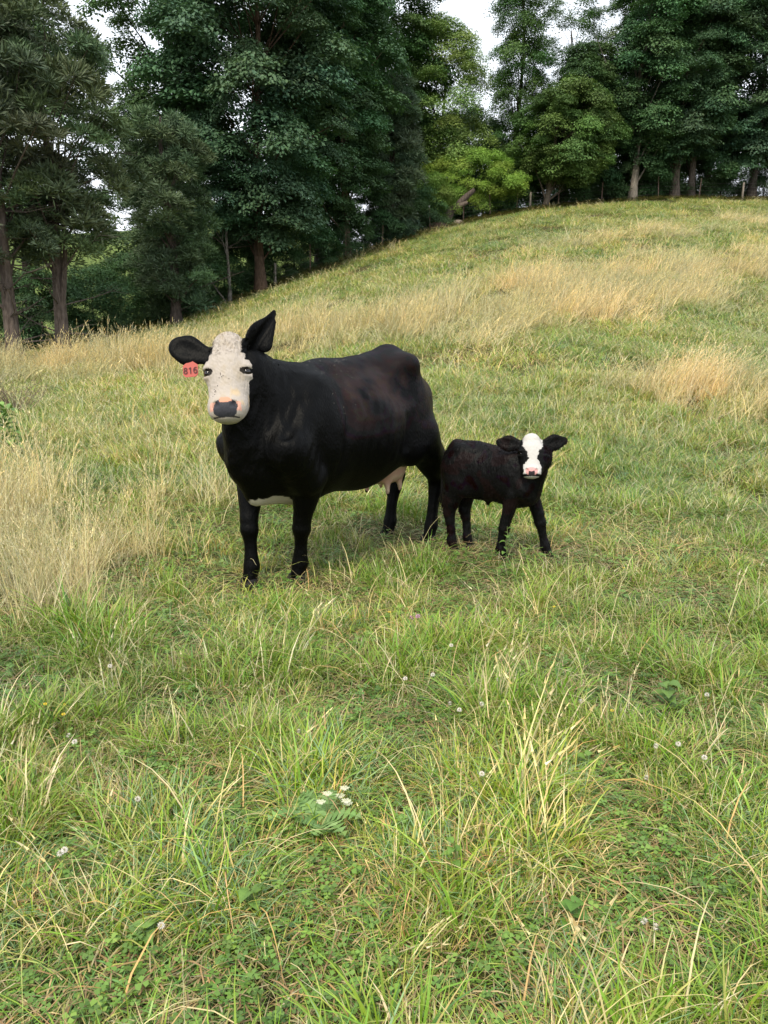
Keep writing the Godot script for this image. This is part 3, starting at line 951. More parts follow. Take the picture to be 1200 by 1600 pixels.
func stalks(n: int, h: float, spread: float, lean: Vector3, cols: Array, heads := true, wide := 0.0016) -> Geo:
	# seed stalks with a narrow ear at the top and a few dry leaves below
	var g := Geo.new()
	for k in n:
		var a := rng.randf() * TAU
		var r := spread * sqrt(rng.randf())
		var at := Vector3(cos(a) * r, -0.02, sin(a) * r)
		var dir := (lean + Vector3(rng.randf_range(-1, 1), 0, rng.randf_range(-1, 1)) * 0.8).normalized()
		var l := h * rng.randf_range(0.55, 1.15)
		var bend := rng.randf_range(0.05, 0.75)
		var col := pick(cols, 0.2)
		blade(g, at, dir, l, bend, wide, col, 4, rng.randf_range(-1.5, 1.5))
		if heads:
			var ang := 0.12 + bend * 0.25
			var p := at
			for q in 4:
				p += (Vector3.UP * cos(ang) + dir * sin(ang)) * l * 0.25
				ang += bend / 4.0
			var d := (Vector3.UP * cos(ang) + dir * sin(ang))
			for q in 5:
				var o := p - d * (0.02 + 0.016 * q)
				var sd := Vector3(rng.randf_range(-1, 1), rng.randf_range(0.2, 1), rng.randf_range(-1, 1)).normalized()
				var x := d.cross(sd).normalized() * wide * 1.6
				g.tri(o - x, o + x, o + (d * 1.3 + sd * 0.5).normalized() * rng.randf_range(0.016, 0.03), pick(cols, 0.2))
		if rng.randf() < 0.7:
			blade(g, at, dir.rotated(Vector3.UP, rng.randf() * TAU), h * rng.randf_range(0.25, 0.6), rng.randf_range(0.5, 1.8), wide * 1.5, pick(cols, 0.25), 3, rng.randf_range(-1, 1))
	return g

func near_line(x: float, z: float, pts: Array) -> float:
	var p := Vector2(x, z)
	var best := 1e9
	for k in pts.size() - 1:
		best = minf(best, p.distance_to(Geometry2D.get_closest_point_to_segment(p, pts[k], pts[k + 1])))
	return best

const BAND_LONG := [Vector2(-16, -21.5), Vector2(-11, -20.5), Vector2(-7, -20), Vector2(-2.4, -19.2), Vector2(1.6, -19.8), Vector2(6.7, -22.5), Vector2(12.7, -26.5), Vector2(20, -31), Vector2(28, -35)]
const BAND_HIGH := [Vector2(6.0, -32.5), Vector2(10.5, -35), Vector2(14, -37.5), Vector2(20, -40.5), Vector2(30, -44)]
const PATCH_LEFT := [Vector2(-2.45, -5.0), Vector2(-2.9, -5.9), Vector2(-3.9, -7.2)]

# how dry and how tall the grass stands at a place
func dry_at(x: float, z: float) -> Vector2:
	var d := -z
	var n := noise_a.get_noise_2d(x * 3.0, z * 3.0)
	var n2 := noise_a.get_noise_2d(x * 11.0 + 40.0, z * 11.0)
	var dry := 0.14 + smoothstep(6.5, 11.0, d) * 0.33 - smoothstep(20.0, 28.0, d) * 0.14 + n * 0.35 + n2 * 0.25
	var tall := 0.0
	var w := 1.7 + n * 1.2 + d * 0.015
	if d > 12.0:
		var e := near_line(x, z, BAND_LONG)
		var k := smoothstep(w + 2.2, w - 1.4, e)
		k *= clampf(0.85 + n2 * 0.8, 0.35, 1.0)
		dry += k * 0.7
		tall += k
		e = near_line(x, z, BAND_HIGH)
		k = smoothstep(w + 1.2, w - 1.2, e) * clampf(0.5 + n2 * 0.9, 0.1, 1.0)
		dry += k * 0.55
		tall += k * 0.6
	if d > 3.5 and d < 10.0:
		var e2 := near_line(x, z, PATCH_LEFT)
		var k2 := smoothstep(1.15, 0.1, e2 + n2 * 0.9)
		dry += k2 * 0.9
		tall += k2
	var q := Vector2(x, z)
	var k3 := smoothstep(2.6, 0.2, q.distance_to(Vector2(5.9, -12.2)) + n2 * 1.6)
	dry += k3 * 0.7
	tall += k3 * 0.6
	k3 = smoothstep(0.75, 0.3, q.distance_to(Vector2(-1.75, -6.95)))
	dry += k3 * 0.8
	tall += k3 * 0.15
	k3 = smoothstep(0.9, 0.2, q.distance_to(Vector2(0.42, -4.2)) + n2 * 0.2)
	dry += k3 * 0.35
	return Vector2(clampf(dry, 0.0, 1.0), clampf(tall, 0.0, 1.0))

func place(x: float, z: float, sc: float, tall := 1.0, tip := 0.15) -> Transform3D:
	var b := Basis(Vector3.UP, rng.randf() * TAU)
	b = Basis(Vector3(rng.randf_range(-1, 1), 0, rng.randf_range(-1, 1)).normalized(), rng.randf_range(0, tip)) * b
	return Transform3D(b * Basis.from_scale(Vector3(sc, sc * tall, sc)), on_ground(x, z))

var hooves := [Vector2(-0.843, -4.75), Vector2(-0.56, -4.845), Vector2(0.026, -6.06), Vector2(0.362, -5.90), Vector2(0.98, -5.5), Vector2(1.24, -5.5), Vector2(0.5, -5.65), Vector2(0.55, -5.75)]

# plain triangles of a shape, so that it can be laid down by transform alone
func soup(g: Geo) -> Array:
	var v := PackedVector3Array()
	var c := PackedColorArray()
	for k in g.i:
		v.append(g.v[k])
		c.append(g.c[k])
	return [v, c]

func tinted(c: PackedColorArray, t: Color) -> PackedColorArray:
	var o := c.duplicate()
	for k in o.size(): o[k] = Color(c[k].r * t.r, c[k].g * t.g, c[k].b * t.b)
	return o

class Soup:
	var v := PackedVector3Array()
	var c := PackedColorArray()
	func mesh() -> ArrayMesh:
		var a := []
		a.resize(Mesh.ARRAY_MAX)
		a[Mesh.ARRAY_VERTEX] = v
		a[Mesh.ARRAY_COLOR] = c
		var m := ArrayMesh.new()
		m.add_surface_from_arrays(Mesh.PRIMITIVE_TRIANGLES, a)
		return m

const TINTS := [Color(0.72, 0.78, 0.8), Color(0.86, 0.9, 0.9), Color(1, 1, 1), Color(1.12, 1.1, 1.0), Color(1.3, 1.2, 1.0)]

func slope_basis(x: float, z: float, reach: float) -> Basis:
	var a := on_ground(x - reach, z)
	var b := on_ground(x + reach, z)
	var c := on_ground(x, z - reach)
	var d := on_ground(x, z + reach)
	var up := (d - c).cross(b - a).normalized()
	var right := (b - a).normalized()
	return Basis(right, up, right.cross(up).normalized())

func grass() -> void:
	rng.seed = 77
	var make := {
		"green": func(): return tuft(14, 0.155, 0.06, 0.0025, 1.2, GREENS, STRAWS, 0.14, 3),
		"broad": func(): return tuft(10, 0.19, 0.055, 0.0032, 1.5, [GREENS[0], GREENS[1], GREENS[3], GREENS[5]], YELLOWS, 0.15, 4),
		"fine": func(): return tuft(18, 0.125, 0.07, 0.0016, 1.6, [GREENS[0], GREENS[2], GREENS[3], YELLOWS[1], YELLOWS[3], YELLOWS[0]], BROWNS, 0.12, 3),
		"blue": func(): return tuft(18, 0.16, 0.075, 0.0020, 1.9, BLUES, GREENS, 0.2, 4),
		"yellow": func(): return tuft(14, 0.15, 0.065, 0.0023, 1.3, [YELLOWS[0], YELLOWS[1], YELLOWS[3], GREENS[3], STRAWS[0]], BROWNS, 0.15, 3),
		"stubble": func(): return tuft(12, 0.11, 0.05, 0.0016, 0.5, [BROWNS[0], BROWNS[2], STRAWS[3], STRAWS[1]], GREENS, 0.2, 3),
		"thatch": func(): return thatch(24, 0.12, 0.0016),
		"clover": func(): return clover(9, 0.07),
		"flop": func(): return flopped(5, 0.34),
		"stalk": func(): return stalks(4, 0.34, 0.06, Vector3(0.6, 0, 0), STRAWS),
		"tall": func(): return stalks(9, 0.66, 0.10, Vector3(0.5, 0, 0.1), STRAWS, true, 0.0019)}
	var near := {}
	for k in make:
		near[k] = []
		for q in 5:
			var so := soup(make[k].call())
			var by := []
			for t in TINTS: by.append(tinted(so[1], t))
			near[k].append([so[0], by])
	var green := Node3D.new()
	green.name = "meadow_grass"
	add_child(green)
	tag(green, "green meadow grass covering the whole pasture", "grass", "", "stuff")
	var dry := Node3D.new()
	dry.name = "dry_grass"
	add_child(dry)
	tag(dry, "dry straw coloured grass stalks standing in bands across the pasture", "dry grass", "", "stuff")
	# near ground: every tuft laid down for itself
	var gs := Soup.new()
	var ds := Soup.new()
	for ring in [[0.6, 3.0, 1080.0, 0.92], [3.0, 4.6, 700.0, 1.0], [4.6, 7.2, 370.0, 1.1]]:
		var d0: float = ring[0]
		var d1: float = ring[1]
		var half := 0.62
		var area: float = half * (d1 * d1 - d0 * d0) + 0.8 * (d1 - d0)
		for k in int(area * ring[2]):
			var d := sqrt(rng.randf_range(d0 * d0, d1 * d1))
			var x := rng.randf_range(-1, 1) * (half * d + 0.4)
			var z := -d
			var clump := noise_a.get_noise_2d(x * 26.0, z * 26.0)
			var patch := noise_a.get_noise_2d(x * 9.0 + 90.0, z * 9.0)
			var dt := dry_at(x, z)
			var size: float = ring[3] * rng.randf_range(0.6, 1.2) * (1.0 + clump * 1.05)
			var gap := clump < -0.19
			if gap: size *= 0.75
			size *= 1.0 - 0.28 * smoothstep(3.9, 4.5, d) * smoothstep(7.0, 6.2, d)
			for h in hooves:
				if Vector2(x, z).distance_to(h) < 0.32: size *= 0.45
			var shade := clampi(int(round(2.0 + patch * 3.0 + rng.randfn() * 0.6)), 0, 4)
			var roll := rng.randf()
			var kind := "green"
			var t := place(x, z, size, 1.0, 0.3)
			if roll < 0.12 or (gap and roll < 0.36):
				kind = "thatch"
				t = place(x, z, 1.15 * ring[3])
			elif roll < 0.155: kind = "stubble"
			elif gap and roll < 0.56:
				kind = "clover"
				t = place(x, z, ring[3] * rng.randf_range(0.7, 1.2))
			elif roll < 0.20:
				kind = "flop"
				t = place(x, z, ring[3] * rng.randf_range(0.6, 1.3))
			elif rng.randf() < dt.x:
				if rng.randf() < dt.y * 0.5:
					kind = "tall"
					t = place(x, z, size, rng.randf_range(0.75, 1.2))
				elif rng.randf() < 0.03 + dt.x * 0.14: kind = "stalk"
				else: kind = "yellow"
			elif patch > 0.2 and rng.randf() < 0.5: kind = "blue"
			elif clump > 0.1 and rng.randf() < 0.55: kind = "broad"
			elif rng.randf() < 0.42: kind = "fine"
			var one: Array = near[kind][rng.randi_range(0, 4)]
			var to := ds if kind in ["thatch", "stalk", "tall", "stubble", "flop"] else gs
			to.v.append_array(t * (one[0] as PackedVector3Array))
			to.c.append_array(one[1][shade])
	var a1 := part("near_blades", gs.mesh(), M.grass, green)
	a1.set_meta("kind", "stuff")
	var a2 := part("near_stalks", ds.mesh(), M.straw, dry)
	a2.set_meta("kind", "stuff")
	print("near grass triangles ", (gs.v.size() + ds.v.size()) / 3)
	# farther off: sods of many tufts, in a few mixtures
	var sod := func(r: float, n: int, mix: Dictionary, size: float) -> ArrayMesh:
		var so := Soup.new()
		var high := 1.15 / size
		var names := mix.keys()
		for k in n:
			var roll := rng.randf()
			var kind: String = names[names.size() - 1]
			for m in names:
				if roll < mix[m]:
					kind = m
					break
				roll -= mix[m]
			var a := rng.randf() * TAU
			var q := r * sqrt(rng.randf())
			var sc := size * rng.randf_range(0.55, 1.25)
			var t := Transform3D(Basis(Vector3(rng.randf_range(-1, 1), 0, rng.randf_range(-1, 1)).normalized(), rng.randf_range(0, 0.3)) * Basis(Vector3.UP, rng.randf_range(-0.9, 0.9) if kind in ["tall", "stalk"] else rng.randf() * TAU) * Basis.from_scale(Vector3(sc * 1.3, sc * high, sc * 1.3)), Vector3(cos(a) * q, 0, sin(a) * q))
			var one: Array = near[kind][rng.randi_range(0, 4)]
			so.v.append_array(t * (one[0] as PackedVector3Array))
			so.c.append_array(one[1][rng.randi_range(0, 4)])
		return so.mesh()
	var mixes := {
		"green_sod": {"green": 0.34, "fine": 0.3, "blue": 0.12, "yellow": 0.12, "stubble": 0.12},
		"yellow_sod": {"yellow": 0.5, "green": 0.2, "stalk": 0.08, "fine": 0.12, "stubble": 0.1},
		"straw_sod": {"tall": 0.36, "yellow": 0.44, "stalk": 0.2}}
	for ring in [[6.9, 13.5, 0.34, 44, 1.2, 9.0], [13.0, 27.0, 0.75, 84, 1.6, 2.1], [26.5, 57.0, 1.25, 100, 2.1, 0.8]]:
		var d0: float = ring[0]
		var d1: float = ring[1]
		var meshes := {}
		var xf := {}
		var cols := {}
		for m in mixes:
			meshes[m] = []
			xf[m] = [[], [], [], []]
			cols[m] = [[], [], [], []]
			for q in 4: meshes[m].append(sod.call(ring[2], int(ring[3] * (0.75 if m == "straw_sod" else 1.0)), mixes[m], ring[4] * (0.85 if m == "straw_sod" else 1.0)))
		var half := 0.64
		var area: float = half * (d1 * d1 - d0 * d0)
		for k in int(area * ring[5]):
			var d := sqrt(rng.randf_range(d0 * d0, d1 * d1))
			var x := rng.randf_range(-1, 1) * half * d
			var z := -d
			if d > edge_at(x, z) - 0.5 - ring[2] * 0.7 + noise_a.get_noise_2d(x * 20.0, z * 20.0): continue
			var dt := dry_at(x, z)
			var patch := noise_a.get_noise_2d(x * 4.0 + 90.0, z * 4.0)
			var m := "green_sod"
			if rng.randf() < dt.y * (0.35 + 0.45 * dt.x): m = "straw_sod"
			elif rng.randf() < dt.x: m = "yellow_sod"
			var sc := rng.randf_range(0.8, 1.2)
			var tall := rng.randf_range(0.75, 1.2) * (1.0 + patch * 0.4)
			if m == "straw_sod": tall *= 0.5 + 0.5 * dt.y
			# stalks lean with the wind, the rest lie any way round
			var yaw := rng.randf_range(-0.5, 0.5) if m == "straw_sod" else rng.randf() * TAU
			var q := rng.randi_range(0, 3)
			xf[m][q].append(Transform3D(slope_basis(x, z, ring[2]) * Basis(Vector3.UP, yaw) * Basis.from_scale(Vector3(sc, sc * tall, sc)), on_ground(x, z)))
			var v := 0.95 + patch * 0.3 + rng.randf_range(-0.06, 0.06)
			cols[m][q].append(Color(v * (1.0 + patch * 0.2), v, v))
		for m in mixes:
			for q in 4:
				if xf[m][q].size(): multi(m, meshes[m][q], M.straw if m == "straw_sod" else M.grass, dry if m == "straw_sod" else green, xf[m][q], cols[m][q]).set_meta("kind", "stuff")

# ---------------------------------------------------------------- trees
func leaf_cluster(n: int, r: float, size: float, flat: float, droop: float) -> Geo:
	var g := Geo.new()
	for k in n:
		var d := Vector3(rng.randfn(), rng.randfn() * flat, rng.randfn()).normalized()
		var p := d * r * pow(rng.randf(), 0.45)
		p.y *= flat
		var out := Vector3(d.x + rng.randf_range(-0.6, 0.6), rng.randf_range(-0.5, 0.3) - droop, d.z + rng.randf_range(-0.6, 0.6)).normalized()
		var up := Vector3(rng.randf_range(-0.6, 0.6), 1.0, rng.randf_range(-0.6, 0.6)).normalized()
		var side := out.cross(up).normalized()
		up = side.cross(out)
		var l := size * rng.randf_range(0.7, 1.3)
		var w := l * rng.randf_range(0.3, 0.42)
		var v := rng.randf_range(0.75, 1.25)
		var col := Color(v * rng.randf_range(0.9, 1.1), v, v * rng.randf_range(0.85, 1.15))
		var a := p
		var b := p + out * l * 0.45 + side * w + up * w * 0.25
		var c := p + out * l
		var e := p + out * l * 0.45 - side * w + up * w * 0.25
		g.tri(a, b, c, col)
		g.tri(a, c, e, col)
	return g

func needle_cluster(n: int, r: float) -> Geo:
	var g := Geo.new()
	for k in n:
		var d := Vector3(rng.randfn(), rng.randfn() * 0.45 + 0.1, rng.randfn()).normalized()
		var p := d * r * rng.randf_range(0.0, 0.75)
		p.y *= 0.5
		var out := (d + Vector3(rng.randf_range(-0.6, 0.6), rng.randf_range(-0.2, 0.7), rng.randf_range(-0.6, 0.6))).normalized()
		var side := out.cross(Vector3(rng.randf_range(-1, 1), 0.6, rng.randf_range(-1, 1))).normalized() * r * rng.randf_range(0.03, 0.06)
		var v := rng.randf_range(0.7, 1.35)
		var col := Color(v * rng.randf_range(0.9, 1.12), v, v * rng.randf_range(0.8, 1.1))
		var m := p + out * r * 0.28
		var e := p + out * r * rng.randf_range(0.45, 0.7)
		g.tri(p, m + side, e, col)
		g.tri(p, e, m - side, col)
	return g

var boughs := {}

# one leafy bough of radius 1 made of leaf clusters, fuller on top and on the outer side (+x)
func bough_mesh(cl: Array, n: int, size: float, flat: float, droop: float) -> ArrayMesh:
	var so := Soup.new()
	for k in n:
		var d := Vector3(rng.randfn(), rng.randfn(), rng.randfn()).normalized()
		if d.y < -0.25 and rng.randf() < 0.7: d.y = -d.y
		if d.x < -0.3 and rng.randf() < 0.6: d.x = -d.x
		var q := d * (0.4 + 0.6 * pow(rng.randf(), 0.5))
		q.y *= flat
		q.y -= (q.x * q.x + q.z * q.z) * droop
		var b := Basis(Vector3.UP, rng.randf() * TAU)
		var tilt := Vector3(q.z, 0, -q.x)
		if tilt.length() > 0.01: b = Basis(tilt.normalized(), rng.randf_range(0.0, 0.55)) * b
		var sc := size * rng.randf_range(0.65, 1.25)
		var one: Array = cl[rng.randi_range(0, cl.size() - 1)]
		so.v.append_array(Transform3D(b * Basis.from_scale(Vector3(sc, sc, sc)), q) * (one[0] as PackedVector3Array))
		so.c.append_array(one[1][rng.randi_range(0, 4)])
	return so.mesh()

# spec: h height, r trunk radius, lean, low and rad of the crown, boughs and their size, col, leaf
func tree(called: String, label: String, at: Vector3, sp: Dictionary, sd: int, category := "tree", group := "trees along the fence line") -> void:
	rng.seed = sd
	var o := thing(called, at)
	tag(o, label, category, group)
	var h: float = sp.h
	var r: float = sp.get("r", 0.18)
	var lean: Vector3 = sp.get("lean", Vector3.ZERO)
	var bark: Color = sp.get("bark", Color(0.10, 0.085, 0.07))
	var tr := Geo.new()
	var pts := []
	var rad := []
	var n := 12
	var top: float = sp.get("trunk_top", 0.85)
	for k in n:
		var t := float(k) / (n - 1)
		var w: Vector3 = Vector3(sin(t * 5.0 + sd), 0, cos(t * 4.0 + sd * 1.7)) * 0.035 * h * t * sp.get("bent", 0.6)
		pts.append(Vector3(0, t * h * top - 0.15, 0) + lean * t * h * top + w)
		rad.append(r * (1.0 - 0.8 * t) * (1.0 + 0.55 * exp(-t * h * 1.8)))
	tr.tube(pts, rad, 10, bark, 0.06, rng)
	for lm in sp.get("stems", []):
		# a second stem: [height it leaves at, direction, length, radius]
		var b: Vector3 = pts[int(clampf(lm[0] / (h * top) * (n - 1), 0, n - 1))]
		var d: Vector3 = lm[1]
		var sp2 := []
		var sr := []
		for k in 7:
			var t := k / 6.0
			sp2.append(b + d * lm[2] * t + Vector3(0, lm[2] * 0.15 * t * t, 0) + Vector3(sin(t * 6.0 + sd), 0, cos(t * 5.0)) * 0.03 * lm[2] * t)
			sr.append(lm[3] * (1.0 - 0.75 * t))
		tr.tube(sp2, sr, 7, bark)
	var xf := [[], [], [], []]
	var cols := [[], [], [], []]
	var low: float = sp.low
	var cr: Vector3 = sp.rad
	var cc: Vector3 = Vector3(0, low + cr.y, 0) + lean * (low + cr.y) + sp.get("shift", Vector3.ZERO)
	var nb: int = sp.boughs
	var col: Color = sp.col
	for k in nb:
		# spread evenly over the crown, uneven in depth
		var y := 1.0 - 2.0 * (k + rng.randf()) / nb
		var a := k * 2.399963 + rng.randf_range(-0.5, 0.5)
		var rr := sqrt(maxf(1.0 - y * y, 0.0))
		var fill: float = rng.randf_range(sp.get("deep", 0.45), 1.0)
		var shape: float = 1.0
		var kind: String = sp.get("shape", "round")
		if kind == "cone":
			shape = lerpf(1.15, 0.25, (y + 1.0) * 0.5)
			rr = 1.0
		elif kind == "column":
			shape = 0.8 + 0.2 * sin(k * 1.7)
			rr = pow(maxf(1.0 - y * y, 0.0), 0.25)
		var c := Vector3(cos(a) * rr * shape * fill, y * (0.85 + 0.15 * fill), sin(a) * rr * shape * fill)
		var p: Vector3 = cc + c * cr
		var br: float = sp.bough * rng.randf_range(0.7, 1.3)
		var out := Vector3(c.x, 0.15, c.z).normalized()
		var which := k % (4 if nb >= 40 else 2)
		var bb := Basis(Vector3.UP, -atan2(out.z, out.x) + rng.randf_range(-0.7, 0.7)) * Basis(Vector3(0, 0, 1), rng.randf_range(-0.3, 0.1))
		xf[which].append(Transform3D(bb * Basis.from_scale(Vector3(br, br * rng.randf_range(0.8, 1.15), br)), p))
		var v := rng.randf_range(0.75, 1.25)
		cols[which].append(Color(col.r * v * rng.randf_range(0.88, 1.16), col.g * v, col.b * v * rng.randf_range(0.9, 1.1)))
		if k % 2 == 0 or sp.get("bare", false):
			# the limb that carries it
			var th := clampf((p.y - br) / (h * top), 0.12, 0.95)
			var b: Vector3 = pts[int(th * (n - 1) * 0.9)]
			var mid := b.lerp(p, 0.5) + Vector3(rng.randf_range(-0.2, 0.2), rng.randf_range(-0.1, 0.3), rng.randf_range(-0.2, 0.2))
			var lr := r * 0.28 * (1.0 - th * 0.6)
			tr.tube([b, mid, p, p + (p - mid) * 0.3], [lr, lr * 0.65, lr * 0.3, 0.01], 5, bark)
	for k in int(sp.get("dead", 0)):
		# dead bare branches low on the trunk
		var y := rng.randf_range(0.12, 0.6) * h
		var b: Vector3 = pts[int(clampf(y / (h * top), 0, 1) * (n - 1))]
		var a := rng.randf() * TAU
		var d := Vector3(cos(a), rng.randf_range(-0.15, 0.35), sin(a))
		var l := rng.randf_range(0.8, 2.4)
		var m := b + d * l * 0.5 + Vector3(0, rng.randf_range(-0.1, 0.15), 0)
		var e := m + (d + Vector3(rng.randf_range(-0.4, 0.4), rng.randf_range(-0.3, 0.5), rng.randf_range(-0.4, 0.4))) * l * 0.5
		var dc: Color = sp.get("dead_col", Color(0.17, 0.15, 0.14))
		tr.tube([b, m, e], [0.03, 0.018, 0.006], 4, dc)
		for q in 3:
			var s: Vector3 = m.lerp(e, q * 0.33)
			tr.tube([s, s + (d.rotated(Vector3.UP, rng.randf_range(-1, 1)) + Vector3(0, rng.randf_range(-0.4, 0.5), 0)) * l * 0.3], [0.01, 0.004], 3, dc)
	part("trunk", tr.mesh(), M.bark, o)
	var ck: String = sp.leaf
	var crown := Node3D.new()
	crown.name = "crown"
	o.add_child(crown)
	for q in 4:
		if xf[q].size():
			multi("foliage", boughs[ck][q], M.needle if ck == "needle" else M.leaf, crown, xf[q], cols[q]).set_meta("kind", "stuff")

func forest() -> void:
	rng.seed = 5
	var white := [Color(0.8, 0.8, 0.82), Color(0.9, 0.9, 0.9), Color(1, 1, 1), Color(1.1, 1.1, 1.05), Color(1.25, 1.2, 1.1)]
	var cl := {"broad": [], "fine": [], "needle": []}
	for k in 3:
		for m in [["broad", leaf_cluster(78, 0.62, 0.15, 0.55, 0.22)], ["fine", leaf_cluster(66, 0.6, 0.115, 0.6, 0.15)], ["needle", needle_cluster(60, 0.6)]]:
			var so := soup(m[1])
			var by := []
			for t in white: by.append(tinted(so[1], t))
			cl[m[0]].append([so[0], by])
	boughs = {"broad": [], "layered": [], "fine": [], "needle": []}
	for k in 4:
		boughs.broad.append(bough_mesh(cl.broad, 25, 0.8, 0.6, 0.2))
		boughs.layered.append(bough_mesh(cl.broad, 25, 0.78, 0.45, 0.35))
		boughs.fine.append(bough_mesh(cl.fine, 28, 0.85, 0.6, 0.25))
		boughs.needle.append(bough_mesh(cl.needle, 20, 0.78, 0.45, 0.35))
	var teal := Color(0.088, 0.165, 0.088)  # leaf green with blue raised in the colour to imitate bluish haze
	var deep := Color(0.082, 0.152, 0.076)
	var mid := Color(0.072, 0.13, 0.045)
	var light := Color(0.22, 0.32, 0.09)
	var bright := Color(0.25, 0.38, 0.07)
	var cedar := Color(0.082, 0.108, 0.060)
	var grey_bark := Color(0.17, 0.145, 0.13)
	# cedars on the level ground
	tree("cedar_tree", "cedar with ragged olive crown and bare grey lower twigs beside a second grey trunk", on_ground(-10.73, -23.0), {"h": 9.4, "r": 0.22, "low": 2.6, "rad": Vector3(2.3, 3.2, 2.3), "boughs": 34, "bough": 0.75, "col": cedar, "leaf": "needle", "shape": "column", "dead": 26, "bark": grey_bark, "lean": Vector3(-0.02, 0, 0), "bent": 0.3}, 11)
	tree("cedar_tree", "tall cedar with straight forked grey trunk rising from the straw grass", on_ground(-9.82, -24.2), {"h": 10.6, "r": 0.21, "low": 2.9, "rad": Vector3(2.6, 3.5, 2.5), "boughs": 44, "bough": 0.8, "col": Color(0.097, 0.143, 0.065), "leaf": "needle", "shape": "column", "dead": 20, "bark": grey_bark, "stems": [[1.6, Vector3(0.12, 0.95, 0.05), 5.0, 0.11]], "bent": 0.25}, 12)
	tree("cedar_tree", "drooping dark cedar hanging over the undergrowth near the steel posts", on_ground(-8.1, -31.0), {"h": 9.0, "r": 0.2, "low": 0.8, "rad": Vector3(1.9, 3.4, 1.9), "boughs": 50, "bough": 0.75, "col": Color(0.086, 0.138, 0.065), "leaf": "needle", "shape": "column", "dead": 10, "bark": grey_bark}, 13)
	tree("cedar_tree", "narrow dark cedar column between the maple and the pale locust", on_ground(0.41, -43.6), {"h": 8.4, "r": 0.18, "low": 0.1, "rad": Vector3(1.5, 4.1, 1.5), "boughs": 70, "bough": 0.7, "col": Color(0.072, 0.116, 0.065), "leaf": "needle", "shape": "column"}, 14)
	# broadleaved trees along the fence
	tree("walnut_tree", "tall open walnut with a dark bare stem showing against the sky", on_ground(-9.6, -38.0), {"h": 19.0, "r": 0.32, "low": 5.5, "rad": Vector3(3.8, 6.4, 3.0), "boughs": 52, "bough": 1.0, "col": Color(0.094, 0.164, 0.060), "leaf": "broad", "bark": Color(0.05, 0.042, 0.04), "stems": [[5.0, Vector3(-0.55, 0.8, 0.0), 7.0, 0.16], [4.0, Vector3(0.3, 0.9, 0.0), 7.0, 0.16]], "deep": 0.3, "dead": 6, "dead_col": Color(0.06, 0.05, 0.045), "bent": 1.2}, 15)
	tree("walnut_tree", "loose broadleaf tree filling the space behind the two cedars", on_ground(-15.0, -34.0), {"h": 13.0, "r": 0.25, "low": 4.5, "rad": Vector3(3.8, 4.4, 2.6), "boughs": 26, "bough": 1.0, "col": Color(0.108, 0.177, 0.072), "leaf": "broad", "bark": Color(0.06, 0.05, 0.045), "deep": 0.3, "stems": [[3.0, Vector3(0.35, 0.9, 0.0), 6.0, 0.12]]}, 16)
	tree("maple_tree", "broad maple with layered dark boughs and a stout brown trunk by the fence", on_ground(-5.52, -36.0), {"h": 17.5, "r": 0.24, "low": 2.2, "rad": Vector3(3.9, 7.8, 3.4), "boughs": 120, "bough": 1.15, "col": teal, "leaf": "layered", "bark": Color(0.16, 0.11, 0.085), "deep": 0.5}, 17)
	tree("maple_tree", "dark maple with a leaning pale trunk above the bare bank", on_ground(-1.79, -41.0), {"h": 16.0, "r": 0.2, "low": 1.9, "rad": Vector3(2.7, 7.2, 2.8), "boughs": 90, "bough": 1.05, "col": Color(0.086, 0.171, 0.074), "leaf": "layered", "bark": Color(0.30, 0.24, 0.20), "lean": Vector3(-0.06, 0, 0)}, 18)
	tree("maple_tree", "tall background maple rising between the stout maple and the cedar column", on_ground(-3.6, -45.0), {"h": 21.0, "r": 0.25, "low": 5.0, "rad": Vector3(3.6, 8.2, 3.0), "boughs": 90, "bough": 1.15, "col": Color(0.078, 0.158, 0.074), "leaf": "broad", "stems": [[7.0, Vector3(0.2, 0.95, 0.2), 8.0, 0.1]]}, 19)
	tree("maple_tree", "lighter green background maple whose top stands beside the sky gap", on_ground(0.2, -50.0), {"h": 19.5, "r": 0.25, "low": 4.0, "rad": Vector3(2.9, 8.0, 2.8), "boughs": 80, "bough": 1.1, "col": Color(0.089, 0.167, 0.056), "leaf": "layered"}, 20)
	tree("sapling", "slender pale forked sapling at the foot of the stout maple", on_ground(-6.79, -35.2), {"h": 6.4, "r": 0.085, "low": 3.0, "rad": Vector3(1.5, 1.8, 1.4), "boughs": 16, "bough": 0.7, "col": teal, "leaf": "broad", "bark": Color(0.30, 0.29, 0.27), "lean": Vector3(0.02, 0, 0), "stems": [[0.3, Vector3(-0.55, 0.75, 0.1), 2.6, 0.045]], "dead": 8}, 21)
	tree("locust_tree", "pale green locust with an airy upright crown above the bright bush", on_ground(3.5, -50.5), {"h": 11.8, "r": 0.2, "low": 2.6, "rad": Vector3(2.6, 4.7, 2.4), "boughs": 70, "bough": 0.9, "col": light, "leaf": "fine", "bark": Color(0.12, 0.11, 0.09), "deep": 0.5}, 22)
	tree("locust_tree", "tall narrow vine covered tree right of the sky gap", on_ground(8.6, -54.0), {"h": 15.5, "r": 0.22, "low": 1.6, "rad": Vector3(1.9, 6.8, 2.0), "boughs": 85, "bough": 0.85, "col": Color(0.097, 0.182, 0.059), "leaf": "fine", "shape": "column", "deep": 0.35}, 23)
	tree("locust_tree", "open crowned tree with thin twigs behind the small rounded tree", on_ground(12.6, -57.0), {"h": 14.0, "r": 0.22, "low": 3.0, "rad": Vector3(2.6, 5.3, 2.2), "boughs": 39, "bough": 0.85, "col": Color(0.097, 0.174, 0.059), "leaf": "fine", "deep": 0.3, "dead": 10, "dead_col": Color(0.24, 0.22, 0.2), "bark": Color(0.17, 0.16, 0.15)}, 24)
